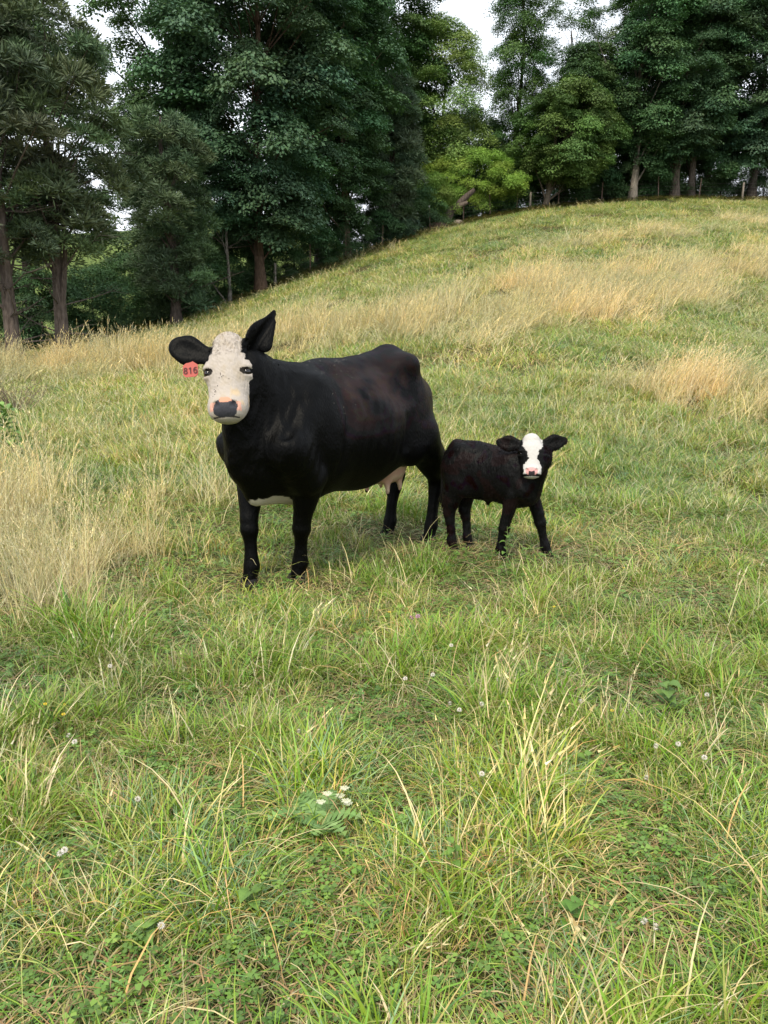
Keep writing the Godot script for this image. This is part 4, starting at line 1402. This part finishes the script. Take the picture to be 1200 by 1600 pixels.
	tree("rounded_tree", "small rounded tree with a leaning light trunk standing at the fence", on_ground(9.9, -50.4), {"h": 6.6, "r": 0.17, "low": 1.5, "rad": Vector3(2.9, 2.6, 2.6), "boughs": 75, "bough": 0.85, "col": Color(0.121, 0.206, 0.056), "leaf": "broad", "bark": Color(0.27, 0.23, 0.19), "lean": Vector3(0.12, 0, 0), "shift": Vector3(0.7, 0, 0), "deep": 0.6, "stems": [[1.0, Vector3(-0.35, 0.85, 0.0), 2.4, 0.07]]}, 25)
	tree("rounded_tree", "dark small tree with a thin trunk between rounded tree and pale leaning trunk", on_ground(12.6, -52.3), {"h": 9.5, "r": 0.16, "low": 2.2, "rad": Vector3(2.2, 3.6, 2.2), "boughs": 50, "bough": 0.9, "col": mid, "leaf": "broad", "bark": Color(0.09, 0.08, 0.07)}, 26)
	tree("maple_tree", "old tree with pale twisted leaning trunk and long bare grey branches", on_ground(15.75, -52.3), {"h": 14.5, "r": 0.24, "low": 3.0, "rad": Vector3(2.5, 5.2, 2.4), "boughs": 64, "bough": 0.95, "col": Color(0.090, 0.177, 0.074), "leaf": "broad", "bark": Color(0.33, 0.31, 0.29), "lean": Vector3(0.07, 0, 0), "bent": 1.5, "stems": [[5.2, Vector3(-0.85, 0.25, 0.5), 4.5, 0.06], [5.8, Vector3(-0.75, 0.55, 0.5), 4.8, 0.06], [1.2, Vector3(0.55, 0.8, 0.1), 2.2, 0.08]]}, 27)
	tree("willow_tree", "grey green feathery willow top above the pale bare branches", on_ground(16.8, -57.0), {"h": 17.5, "r": 0.2, "low": 8.0, "rad": Vector3(2.4, 4.4, 2.0), "boughs": 34, "bough": 0.9, "col": Color(0.162, 0.214, 0.111), "leaf": "fine"}, 28)
	tree("maple_tree", "tall dark maple with a thick straight trunk on the crest", on_ground(18.83, -53.3), {"h": 17.5, "r": 0.27, "low": 2.6, "rad": Vector3(3.2, 7.2, 3.0), "boughs": 70, "bough": 1.1, "col": deep, "leaf": "layered", "bark": Color(0.20, 0.17, 0.15)}, 29)
	tree("maple_tree", "dark maple with a second straight trunk close beside the thickest one", on_ground(20.1, -53.9), {"h": 18.0, "r": 0.23, "low": 3.0, "rad": Vector3(2.8, 7.4, 3.0), "boughs": 56, "bough": 1.1, "col": Color(0.078, 0.151, 0.071), "leaf": "layered", "bark": Color(0.18, 0.155, 0.14)}, 30)
	tree("maple_tree", "maple with a slim slanting trunk behind the two straight ones", on_ground(21.6, -55.5), {"h": 18.0, "r": 0.16, "low": 2.6, "rad": Vector3(3.0, 7.4, 3.0), "boughs": 56, "bough": 1.1, "col": deep, "leaf": "layered", "bark": Color(0.17, 0.15, 0.14), "lean": Vector3(0.1, 0, 0)}, 31)
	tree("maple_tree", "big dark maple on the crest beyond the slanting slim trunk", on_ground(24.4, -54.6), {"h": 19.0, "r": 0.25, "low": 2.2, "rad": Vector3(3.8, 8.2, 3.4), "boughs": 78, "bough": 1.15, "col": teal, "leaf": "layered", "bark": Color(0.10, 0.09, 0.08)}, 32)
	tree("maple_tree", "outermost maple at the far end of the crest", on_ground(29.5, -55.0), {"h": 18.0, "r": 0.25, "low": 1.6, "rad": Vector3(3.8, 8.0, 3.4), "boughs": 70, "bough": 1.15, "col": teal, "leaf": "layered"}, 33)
	tree("background_tree", "hazy green tree filling the gap behind the leaning pale trunk", on_ground(17.5, -66.0), {"h": 11.0, "r": 0.2, "low": 2.0, "rad": Vector3(4.4, 4.2, 3.0), "boughs": 30, "bough": 1.15, "col": mid, "leaf": "broad"}, 34)
	tree("background_tree", "shaded tree behind the bright bush and the pale locust", on_ground(5.2, -56.0), {"h": 9.0, "r": 0.2, "low": 0.6, "rad": Vector3(4.6, 3.6, 2.5), "boughs": 60, "bough": 1.1, "col": deep, "leaf": "broad"}, 35)
	tree("background_tree", "shaded tree closing the gap behind the drooping cedar", on_ground(-12.5, -44.0), {"h": 8.5, "r": 0.2, "low": 2.4, "rad": Vector3(3.6, 2.6, 2.0), "boughs": 20, "bough": 1.1, "col": Color(0.097, 0.168, 0.068), "leaf": "broad"}, 36)
	# bushes and undergrowth
	tree("bush", "bright yellow green bush arching over the fallen grey log", on_ground(5.0, -49.4), {"h": 4.3, "r": 0.1, "low": 1.0, "rad": Vector3(3.2, 1.5, 1.9), "boughs": 74, "bough": 0.65, "col": bright, "leaf": "fine", "deep": 0.6}, 41, "bush", "undergrowth along the fence")
	tree("bush", "low bright green bush leaning against the narrow cedar column", on_ground(2.5, -47.2), {"h": 3.4, "r": 0.08, "low": 0.6, "rad": Vector3(1.8, 1.2, 1.3), "boughs": 42, "bough": 0.6, "col": Color(0.194, 0.301, 0.067), "leaf": "fine", "deep": 0.6}, 42, "bush", "undergrowth along the fence")
	var under := [
		[-17.5, -26.5, 1.3, "dark shrub at the outer end of the hedge beyond the ragged cedar"],
		[-14.6, -27.0, 1.2, "dark shrub directly behind the ragged cedar's bare twigs"],
		[-12.6, -28.2, 1.15, "dark shrub filling the gap between the two grey cedar trunks"],
		[-11.0, -30.2, 1.1, "dark shrub just behind the straight forked cedar trunk"],
		[-9.7, -33.4, 1.25, "dark shrub behind the first steel post past the forked cedar"],
		[-8.4, -35.4, 1.2, "dark shrub under the drooping cedar by a steel post"],
		[-7.4, -37.2, 1.3, "dark shrub behind the slender pale forked sapling"],
		[-6.0, -38.4, 1.35, "dark shrub in the deep shade behind the stout brown maple trunk"],
		[-4.4, -39.6, 1.4, "dark shrub behind the short wooden post next to the stout maple"],
		[-2.9, -41.4, 1.4, "dark shrub between the stout maple and the leaning pale trunk"],
		[-1.0, -43.2, 1.35, "dark shrub between the leaning pale trunk and the cedar column"],
		[1.9, -46.0, 1.0, "dark shrub at the foot of the cedar column beside the low bright bush"],
		[3.6, -49.0, 1.1, "dark shrub in the shade below the bright arching bush"],
		[6.8, -50.2, 1.15, "dark shrub behind the white capped post past the fallen log"],
		[8.2, -52.0, 1.1, "dark shrub behind the pale wooden post near the small rounded tree"],
		[11.6, -53.0, 1.0, "dark shrub behind the rounded tree's leaning trunk"],
		[14.0, -53.6, 1.15, "dark shrub left in the gap before the pale twisted trunk"],
		[17.0, -54.4, 1.15, "low dark shrub between the pale twisted trunk and the thick straight trunk"],
		[19.6, -55.6, 1.3, "dark shrub behind the pair of straight maple trunks"],
		[22.8, -55.8, 1.35, "dark shrub behind the slim slanting maple trunk"],
		[25.8, -56.0, 1.35, "dark shrub behind the last wooden post on the crest"],
		[18.2, -58.5, 1.6, "tall dark shrub deep in the shade behind the thickest straight trunk"],
		[21.6, -59.0, 1.6, "tall dark shrub deep in the shade between straight and slanting trunks"],
		[28.6, -57.0, 1.5, "tall dark shrub at the end of the crest past the last maple"],
		[15.2, -56.5, 1.5, "tall dark shrub deep in the shade behind the pale twisted trunk"]]
	for k in under.size():
		var u: Array = under[k]
		var s: float = u[2] * (1.8 if k > 14 else 1.0)
		tree("shrub", u[3], on_ground(u[0], u[1]), {"h": 2.0 * s, "r": 0.05, "low": 0.0, "rad": Vector3(1.7 * s, 1.15 * s, 1.2 * s), "boughs": 46 if k > 14 else 28, "bough": 0.75 if k > 14 else 0.6, "col": Color(0.071, 0.138, 0.055), "leaf": "fine" if k % 2 else "broad", "deep": 0.4}, 50 + k, "shrub", "dark shrubs under the trees")

# ---------------------------------------------------------------- weeds and flowers
func broad_leaf(g: Geo, at: Vector3, dir: Vector3, l: float, w: float, col: Color, lobes := 0.0) -> void:
	# a veined leaf, folded along its rib and arching down
	var side := dir.cross(Vector3.UP).normalized()
	var n := 6
	var rib := []
	var p := at
	var ang := 0.6
	for k in n + 1:
		rib.append(p)
		p += (Vector3(dir.x, 0, dir.z).normalized() * cos(ang) + Vector3.UP * sin(ang)) * l / n
		ang -= 0.26
	for k in n:
		var t0 := float(k) / n
		var t1 := float(k + 1) / n
		var w0 := w * sin(pow(t0, 0.75) * PI) * (1.0 + lobes * sin(t0 * 19.0))
		var w1 := w * sin(pow(t1, 0.75) * PI) * (1.0 + lobes * sin(t1 * 19.0))
		for s in [-1.0, 1.0]:
			var a: Vector3 = rib[k]
			var b: Vector3 = rib[k + 1]
			var a2: Vector3 = a + side * s * w0 + Vector3.UP * w0 * 0.3
			var b2: Vector3 = b + side * s * w1 + Vector3.UP * w1 * 0.3
			var c := Color(col.r * (1.0 + s * 0.06), col.g * (1.0 + s * 0.06), col.b)
			g.tri(a, a2, b, c)
			g.tri(b, a2, b2, c)

func weed(label: String, x: float, z: float, leaves: int, l: float, w: float, h: float, col: Color, lobes: float, sd: int) -> void:
	rng.seed = sd
	var o := thing("weed", on_ground(x, z))
	tag(o, label, "weed", "broadleaf weeds in the grass")
	var st := Geo.new()
	st.tube([Vector3(0, -0.02, 0), Vector3(0.01, h * 0.5, 0), Vector3(0.0, h, 0.01)], [0.004, 0.0035, 0.002], 5, Color(0.16, 0.20, 0.07))
	part("stem", st.mesh(), M.leaf_matt, o)
	for k in leaves:
		var g := Geo.new()
		var a := k * 2.4 + rng.randf_range(-0.3, 0.3)
		var y := h * (0.15 + 0.85 * k / leaves)
		var v := rng.randf_range(0.85, 1.2)
		broad_leaf(g, Vector3(0, y, 0), Vector3(cos(a), 0, sin(a)), l * rng.randf_range(0.75, 1.15), w * rng.randf_range(0.85, 1.1), Color(col.r * v, col.g * v, col.b * v), lobes)
		part("leaf", g.mesh(false), M.leaf_matt, o)

func flower_head(r: float, n: int, col: Color, tip: Color, flat := 0.9) -> ArrayMesh:
	var g := Geo.new()
	for k in n:
		var y := 1.0 - 1.75 * (k + 0.5) / n
		var a := k * 2.4
		var rr := sqrt(maxf(1.0 - y * y, 0.0))
		var d := Vector3(cos(a) * rr, y, sin(a) * rr)
		var p := d * r * 0.4
		var e := d * r
		e.y *= flat
		var sd := d.cross(Vector3(0.3, 0.8, 0.5)).normalized() * r * 0.2
		g.tri(p - sd, p + sd, e, col if k % 3 else tip)
	return g.mesh(false)

func weeds() -> void:
	weed("pale green heart leaved weed low in the front grass beside brown stubble", -0.62, -1.72, 6, 0.054, 0.023, 0.07, Color(0.144, 0.234, 0.060), 0.0, 301)
	weed("leafy weed with toothed leaves below the white flowering herb", -0.36, -1.83, 7, 0.050, 0.019, 0.09, Color(0.137, 0.234, 0.054), 0.15, 302)
	weed("dark green three leaved weed standing in straw stubble", 0.50, -1.78, 7, 0.050, 0.022, 0.10, Color(0.094, 0.187, 0.036), 0.1, 303)
	weed("upright weed with small toothed leaves in the thin grass", 0.20, -1.98, 8, 0.040, 0.013, 0.13, Color(0.122, 0.218, 0.042), 0.2, 304)
	weed("broad pale leaved weed in the deep grass near clover flowers", 1.17, -2.98, 9, 0.065, 0.030, 0.14, Color(0.130, 0.218, 0.054), 0.1, 305)
	weed("small bright weed beside the dry stubble patch", 0.72, -2.52, 6, 0.043, 0.017, 0.08, Color(0.144, 0.242, 0.048), 0.1, 306)
	weed("leafy weed growing against the calf's near foreleg", 0.87, -5.33, 9, 0.058, 0.022, 0.26, Color(0.115, 0.203, 0.048), 0.15, 307)
	weed("tall lush light green weed at the edge of the straw patch", -4.55, -9.3, 26, 0.24, 0.065, 0.62, Color(0.173, 0.281, 0.072), 0.1, 308)
	# a dead twiggy weed
	rng.seed = 310
	var dw := thing("dead_weed", on_ground(-6.1, -12.9))
	tag(dw, "dead brown twiggy weed clump between straw grass and green turf", "weed", "broadleaf weeds in the grass")
	for k in 70:
		var g := Geo.new()
		var a := rng.randf() * TAU
		var d := Vector3(cos(a) * rng.randf_range(0.2, 1.0), 0.8, sin(a) * rng.randf_range(0.2, 1.0)).normalized()
		var b := Vector3(cos(a), 0, sin(a)) * rng.randf() * 0.2
		var l := rng.randf_range(0.35, 0.8)
		var m := b + d * l * 0.6 + Vector3(rng.randf_range(-0.05, 0.05), 0, rng.randf_range(-0.05, 0.05))
		var e := m + (d + Vector3(rng.randf_range(-0.6, 0.6), -0.1, rng.randf_range(-0.6, 0.6))).normalized() * l * 0.4
		g.tube([b, m, e], [0.006, 0.004, 0.0015], 3, Color(0.16, 0.115, 0.09))
		for q in 3:
			var s := m.lerp(e, q * 0.4)
			g.tube([s, s + Vector3(rng.randf_range(-1, 1), rng.randf_range(-0.3, 0.8), rng.randf_range(-1, 1)) * 0.09], [0.004, 0.002], 3, Color(0.18, 0.13, 0.10))
		part("twig", g.mesh(), M.plain, dw)
	# the herb with flat white flower heads and ferny leaves
	rng.seed = 311
	var qa := thing("flowering_herb", on_ground(-0.2, -2.2))
	tag(qa, "herb with ferny blue green leaves and flat cream white flower clusters", "wildflower")
	for k in 12:
		var g := Geo.new()
		var a := rng.randf() * TAU
		var d := Vector3(cos(a), 0, sin(a))
		var l := rng.randf_range(0.09, 0.17)
		var p := Vector3(rng.randf_range(-0.05, 0.05), 0.03, rng.randf_range(-0.04, 0.04))
		var ang := 1.0
		for q in 9:
			var nx := p + (d * cos(ang) + Vector3.UP * sin(ang)) * l / 9.0
			var sd := d.cross(Vector3.UP)
			var col := pick([Color(0.18, 0.29, 0.09), Color(0.22, 0.33, 0.11), Color(0.14, 0.24, 0.07)], 0.15)
			for s in [-1.0, 1.0]:
				var w := 0.03 * sin((q + 1) / 10.0 * PI) + 0.006
				g.tri(p, nx, p + sd * s * w + d * 0.012 + Vector3(0, 0.006, 0), col)
				g.tri(p, p + sd * s * w * 0.6 + d * 0.014, p + sd * s * w + Vector3(0, -0.005, 0), col)
			p = nx
			ang -= 0.17
		part("fern_leaf", g.mesh(false), M.leaf_matt, qa)
	for k in 6:
		var tip := Vector3(0.02 + k * 0.014 + rng.randf_range(-0.02, 0.02), 0.11 + rng.randf_range(-0.02, 0.02), rng.randf_range(-0.05, 0.03))
		var g := Geo.new()
		g.tube([Vector3(0.02, 0.0, 0), Vector3(0.03, 0.09, 0).lerp(tip, 0.4), tip], [0.003, 0.002, 0.0015], 4, Color(0.20, 0.26, 0.10))
		var stem := part("flower_stem", g.mesh(), M.leaf_matt, qa)
		var f := Geo.new()
		for q in 14:
			var a := q * 2.4
			var c := tip + Vector3(cos(a), 0.15, sin(a)) * 0.013 * sqrt(q / 14.0)
			for u in 4:
				var b := u * TAU / 4.0 + q
				f.tri(c, c + Vector3(cos(b), 0.25, sin(b)) * 0.0048, c + Vector3(cos(b + 0.9), 0.25, sin(b + 0.9)) * 0.0048, Color(0.68, 0.66, 0.48))
		part("flower_cluster", f.mesh(false), M.petal, stem)
	# single flowers
	rng.seed = 312
	var cm := flower_head(0.011, 40, Color(0.72, 0.68, 0.62), Color(0.55, 0.48, 0.38))
	var pm := flower_head(0.014, 44, Color(0.42, 0.20, 0.34), Color(0.55, 0.34, 0.45))
	var ym := flower_head(0.009, 20, Color(0.75, 0.55, 0.05), Color(0.7, 0.5, 0.04), 0.5)
	var stem_mesh := Geo.new()
	stem_mesh.tube([Vector3(0, -0.02, 0), Vector3(0.004, 0.07, 0.003), Vector3(0, 0.14, 0)], [0.0016, 0.0014, 0.0012], 4, Color(0.17, 0.24, 0.08))
	var sm := stem_mesh.mesh()
	var spots := []
	for p in [[-1.13, -2.48], [-1.05, -2.45], [-0.78, -2.2], [-0.92, -1.93], [-0.87, -1.92], [-0.55, -1.66], [0.29, -2.72], [0.26, -2.78], [0.38, -2.76], [0.12, -2.95], [0.22, -3.1], [0.62, -1.68], [0.65, -1.65], [0.84, -2.3], [0.95, -2.42], [1.02, -2.5], [1.08, -2.34], [0.75, -2.75], [0.35, -2.35], [1.3, -2.9], [-0.3, -2.6], [0.5, -3.0], [-1.2, -3.1], [0.3, -3.3]]:
		spots.append([p[0], p[1], "clover_flower", cm, "white clover flower on a thin stem in the grass", "white clover flowers"])
	for p in [[0.17, -3.7], [0.2, -3.72]]: spots.append([p[0], p[1], "clover_flower", pm, "pinkish purple clover flower among straw stalks", "purple clover flowers"])
	for p in [[-1.32, -2.72], [-1.22, -2.78], [-1.2, -2.66], [0.66, -2.85], [0.02, -3.95], [1.5, -4.6], [0.86, -2.75], [0.95, -4.0]]: spots.append([p[0], p[1], "yellow_flower", ym, "tiny yellow flower on a thin stem in the grass", "yellow flowers"])
	for s in spots:
		var o := thing(s[2], on_ground(s[0], s[1]), rng.randf() * TAU)
		o.rotation.x = rng.randf_range(-0.2, 0.2)
		o.rotation.z = rng.randf_range(-0.2, 0.2)
		tag(o, s[4], "flower", s[5])
		var k := rng.randf_range(0.8, 1.25)
		o.scale = Vector3(1, k, 1)
		part("stem", sm, M.leaf_matt, o)
		var hd := part("flower_head", s[3], M.petal, o)
		hd.position.y = 0.145
		hd.scale = Vector3(1, 1.0 / k, 1)

# ---------------------------------------------------------------- fence, log, stones
func fence() -> void:
	rng.seed = 9
	var o := thing("wire_fence", Vector3.ZERO)
	tag(o, "sagging woven wire fence on thin rusty steel posts under the trees", "fence")
	var spots := [[-16.5, -29.0, 0], [-13.4, -31.2, 0], [-10.89, -33.0, 0], [-8.85, -34.0, 0], [-6.9, -36.0, 0], [-5.01, -37.0, 2], [-3.51, -38.5, 0], [-1.9, -40.3, 0], [-0.1, -42.0, 0], [1.21, -43.8, 1], [2.57, -45.5, 1], [4.58, -47.2, 0], [6.3, -48.5, 1], [8.02, -49.6, 0], [8.9, -50.0, 2], [10.82, -51.0, 0], [13.67, -51.6, 0], [17.49, -52.4, 0], [20.3, -53.0, 0], [23.37, -53.6, 2], [26.5, -54.2, 0]]
	var tops := []
	for s in spots:
		var p := on_ground(s[0], s[1])
		var h := rng.randf_range(1.25, 1.45)
		if s[2] == 2:
			var g := Geo.new()
			g.tube([Vector3(0, -0.2, 0), Vector3(0, 0.5, 0), Vector3(0.02, 1.0, 0), Vector3(0.03, 1.05, 0)], [0.075, 0.07, 0.065, 0.05], 9, Color(0.40, 0.38, 0.35), 0.05, rng)
			var w := part("wooden_post", g.mesh(), M.bark, o)
			w.position = p
			h = 1.05
		else:
			# a steel T-post with a flange
			var st := SurfaceTool.new()
			var b1 := BoxMesh.new()
			b1.size = Vector3(0.055, h + 0.2, 0.01)
			var b2 := BoxMesh.new()
			b2.size = Vector3(0.008, h + 0.198, 0.04)
			st.append_from(b1, 0, Transform3D(Basis(), Vector3(0, h * 0.5 - 0.1, 0)))
			st.append_from(b2, 0, Transform3D(Basis(), Vector3(0, h * 0.5 - 0.1, -0.0245)))
			var q := part("steel_post", st.commit(), M.steel, o)
			q.position = p
			q.rotation = Vector3(rng.randf_range(-0.04, 0.04), rng.randf_range(-0.4, 0.4), rng.randf_range(-0.05, 0.05))
			if s[2] == 1:
				var c := BoxMesh.new()
				c.size = Vector3(0.055, 0.13, 0.055)
				var cap := part("cap", c, M.white, q)
				cap.position = Vector3(0, h - 0.06, -0.015)
		tops.append(p)
	for k in tops.size() - 1:
		var a: Vector3 = tops[k]
		var b: Vector3 = tops[k + 1]
		for y in [0.12, 0.34, 0.56, 0.80, 1.02]:
			var g := Geo.new()
			var pts := []
			for q in 6:
				var t := q / 5.0
				var p := a.lerp(b, t)
				pts.append(Vector3(p.x, lerpf(p.y, ground_h(p.x, p.z), 0.6) + y - 0.05 * sin(t * PI), p.z + 0.03))
			g.tube(pts, [0.004, 0.004, 0.004, 0.004, 0.004, 0.004], 3, Color.WHITE)
			part("wire", g.mesh(), M.wire, o)
	var lg := thing("fallen_log", on_ground(4.2, -46.9))
	tag(lg, "broken grey log jutting up beside the fence under the bright bush", "log")
	var g1 := Geo.new()
	g1.tube([Vector3(-0.75, -0.1, 0), Vector3(-0.4, 0.75, 0), Vector3(0.0, 1.05, 0), Vector3(0.5, 1.5, 0.05), Vector3(0.95, 1.85, 0.1)], [0.24, 0.26, 0.2, 0.17, 0.11], 9, Color(0.17, 0.145, 0.13), 0.15, rng)
	part("stem", g1.mesh(), M.bark, lg)
	var g2 := Geo.new()
	g2.tube([Vector3(-0.3, 0.8, 0.1), Vector3(0.1, 0.95, 0.2), Vector3(0.55, 1.15, 0.25)], [0.14, 0.15, 0.1], 8, Color(0.20, 0.17, 0.15), 0.15, rng)
	part("broken_limb", g2.mesh(), M.bark, lg)
	for s in [[3.5, -46.0, 0.22, "pale rounded fieldstone lying on the bare bank below the log"], [4.2, -46.6, 0.3, "larger pale fieldstone beside the fence post near the log"], [3.0, -45.7, 0.5, "flat brown boulder half sunk in the bank by the fence"]]:
		var f := Field.new()
		var r: float = s[2]
		f.ball(Vector3(0, r * 0.25, 0), Vector3(r, r * 0.6, r * 0.8), 0.1)
		f.ball(Vector3(r * 0.4, r * 0.15, 0.1), Vector3(r * 0.7, r * 0.5, r * 0.6), 0.1)
		var g := Geo.new()
		f.mesh_into(g, Vector3(-2, -1, -2) * r, Vector3(2, 1.4, 2) * r, r * 0.13)
		for k in g.v.size(): g.v[k] += g.n[k] * noise_c.get_noise_3dv(g.v[k] * 3.0 / r) * r * 0.12
		g.smooth_normals()
		var col := Color(0.40, 0.36, 0.32) if r < 0.4 else Color(0.16, 0.12, 0.095)
		for k in g.v.size(): g.c.append(col)
		var so := MeshInstance3D.new()
		so.name = numbered("fieldstone")
		so.mesh = g.mesh()
		so.material_override = M.bark
		add_child(so)
		so.position = on_ground(s[0], s[1])
		tag(so, s[3], "stone", "stones on the bank")
	# dead twigs and litter on the bank below the fence
	var xf := []
	var cols := []
	for k in 2600:
		var t := rng.randf() * (tops.size() - 1.001)
		var a: Vector3 = tops[int(t)].lerp(tops[int(t) + 1], t - int(t))
		var x := a.x + rng.randfn() * 0.5
		var z := a.z + 0.25 + rng.randfn() * 0.5
		xf.append(place(x, z, rng.randf_range(1.5, 4.5), 1.0, 0.2))
		var v := rng.randf_range(0.35, 0.8)
		cols.append(Color(v * 1.05, v * 0.9, v * 0.85))
	var li := multi("leaf_litter", thatch(26, 0.11, 0.002).mesh(false), M.straw, self, xf, cols)
	tag(li, "brown leaf litter and dead twigs along the foot of the fence", "leaf litter", "", "stuff")

# ---------------------------------------------------------------- ground
func ground() -> void:
	var g := Geo.new()
	var xs := PackedFloat32Array()
	var zs := PackedFloat32Array()
	for k in 181:
		var t := (k - 90) / 90.0
		xs.append(signf(t) * (absf(t) * 22.0 + pow(absf(t), 4.0) * 380.0))
	for k in 221:
		var t := k / 220.0
		zs.append(14.0 - t * 100.0 - pow(t, 6.0) * 500.0)
	for z in zs:
		for x in xs:
			var y := ground_h(x, z)
			g.v.append(Vector3(x, y, z))
			var d := -z
			var n := noise_a.get_noise_2d(x * 6.0, z * 6.0)
			var c := Color(0.13, 0.14, 0.05).lerp(Color(0.18, 0.15, 0.07), clampf(0.5 + n, 0.0, 1.0))
			var e := edge_at(x, z)
			if d > 20.0:
				# bare bank and leaf litter under the trees, then the next field
				c = c.lerp(Color(0.14, 0.095, 0.065), smoothstep(e - 0.9, e + 0.2, d + n))
				c = c.lerp(Color(0.22, 0.30, 0.085), smoothstep(e + 18.0, e + 22.0, d))
			g.c.append(c)
	for r in zs.size() - 1:
		for k in xs.size() - 1:
			var a := r * xs.size() + k
			var b := a + xs.size()
			g.i.append_array([a, b, a + 1, a + 1, b, b + 1])
	g.smooth_normals()
	var o := part("ground", g.mesh(), M.soil, self)
	o.set_meta("kind", "structure")
	o.set_meta("label", "sloping pasture ground under the grass")
	o.set_meta("category", "ground")

func _ready() -> void:
	var cam := Camera3D.new()
	cam.name = "camera"
	cam.position = Vector3(0, 1.5, 0)
	cam.rotation_degrees = Vector3(-12, 0, 0)
	cam.fov = 67.0
	cam.near = 0.05
	cam.far = 2000.0
	add_child(cam)
	cam.current = true
	var env := Environment.new()
	env.background_mode = Environment.BG_SKY
	var sm := ProceduralSkyMaterial.new()
	sm.sky_top_color = Color(0.87, 0.905, 0.95)
	sm.sky_horizon_color = Color(0.96, 0.975, 1.0)
	sm.sky_curve = 0.3
	sm.ground_bottom_color = Color(0.35, 0.38, 0.25)
	sm.ground_horizon_color = Color(0.7, 0.72, 0.7)
	sm.sun_angle_max = 40.0
	sm.energy_multiplier = 0.82
	var sky := Sky.new()
	sky.sky_material = sm
	env.sky = sky
	env.tonemap_mode = Environment.TONE_MAPPER_LINEAR
	env.tonemap_exposure = 2.25
	env.sdfgi_enabled = true
	env.ssao_enabled = true
	env.ssil_enabled = true
	var we := WorldEnvironment.new()
	we.name = "environment"
	we.environment = env
	add_child(we)
	var sun := DirectionalLight3D.new()
	sun.name = "sun"
	sun.light_color = Color(1.0, 0.96, 0.88)
	sun.light_energy = 0.5
	sun.light_angular_distance = 11.0
	sun.shadow_enabled = true
	sun.rotation_degrees = Vector3(-50, -20, 0)
	add_child(sun)

	rng.seed = 1
	noise_a.seed = 4
	noise_a.frequency = 0.06
	noise_a.fractal_octaves = 3
	noise_b.seed = 8
	noise_b.frequency = 0.25
	noise_c.seed = 21
	noise_c.frequency = 1.0
	noise_c.fractal_octaves = 2
	materials()
	M.coat_hair = mat_vertex(0.6, 0.2)
	var t0 := Time.get_ticks_msec()
	ground()
	forest()
	print("forest ", Time.get_ticks_msec() - t0)
	fence()
	cow()
	calf()
	print("cattle ", Time.get_ticks_msec() - t0)
	weeds()
	grass()
	print("grass ", Time.get_ticks_msec() - t0)
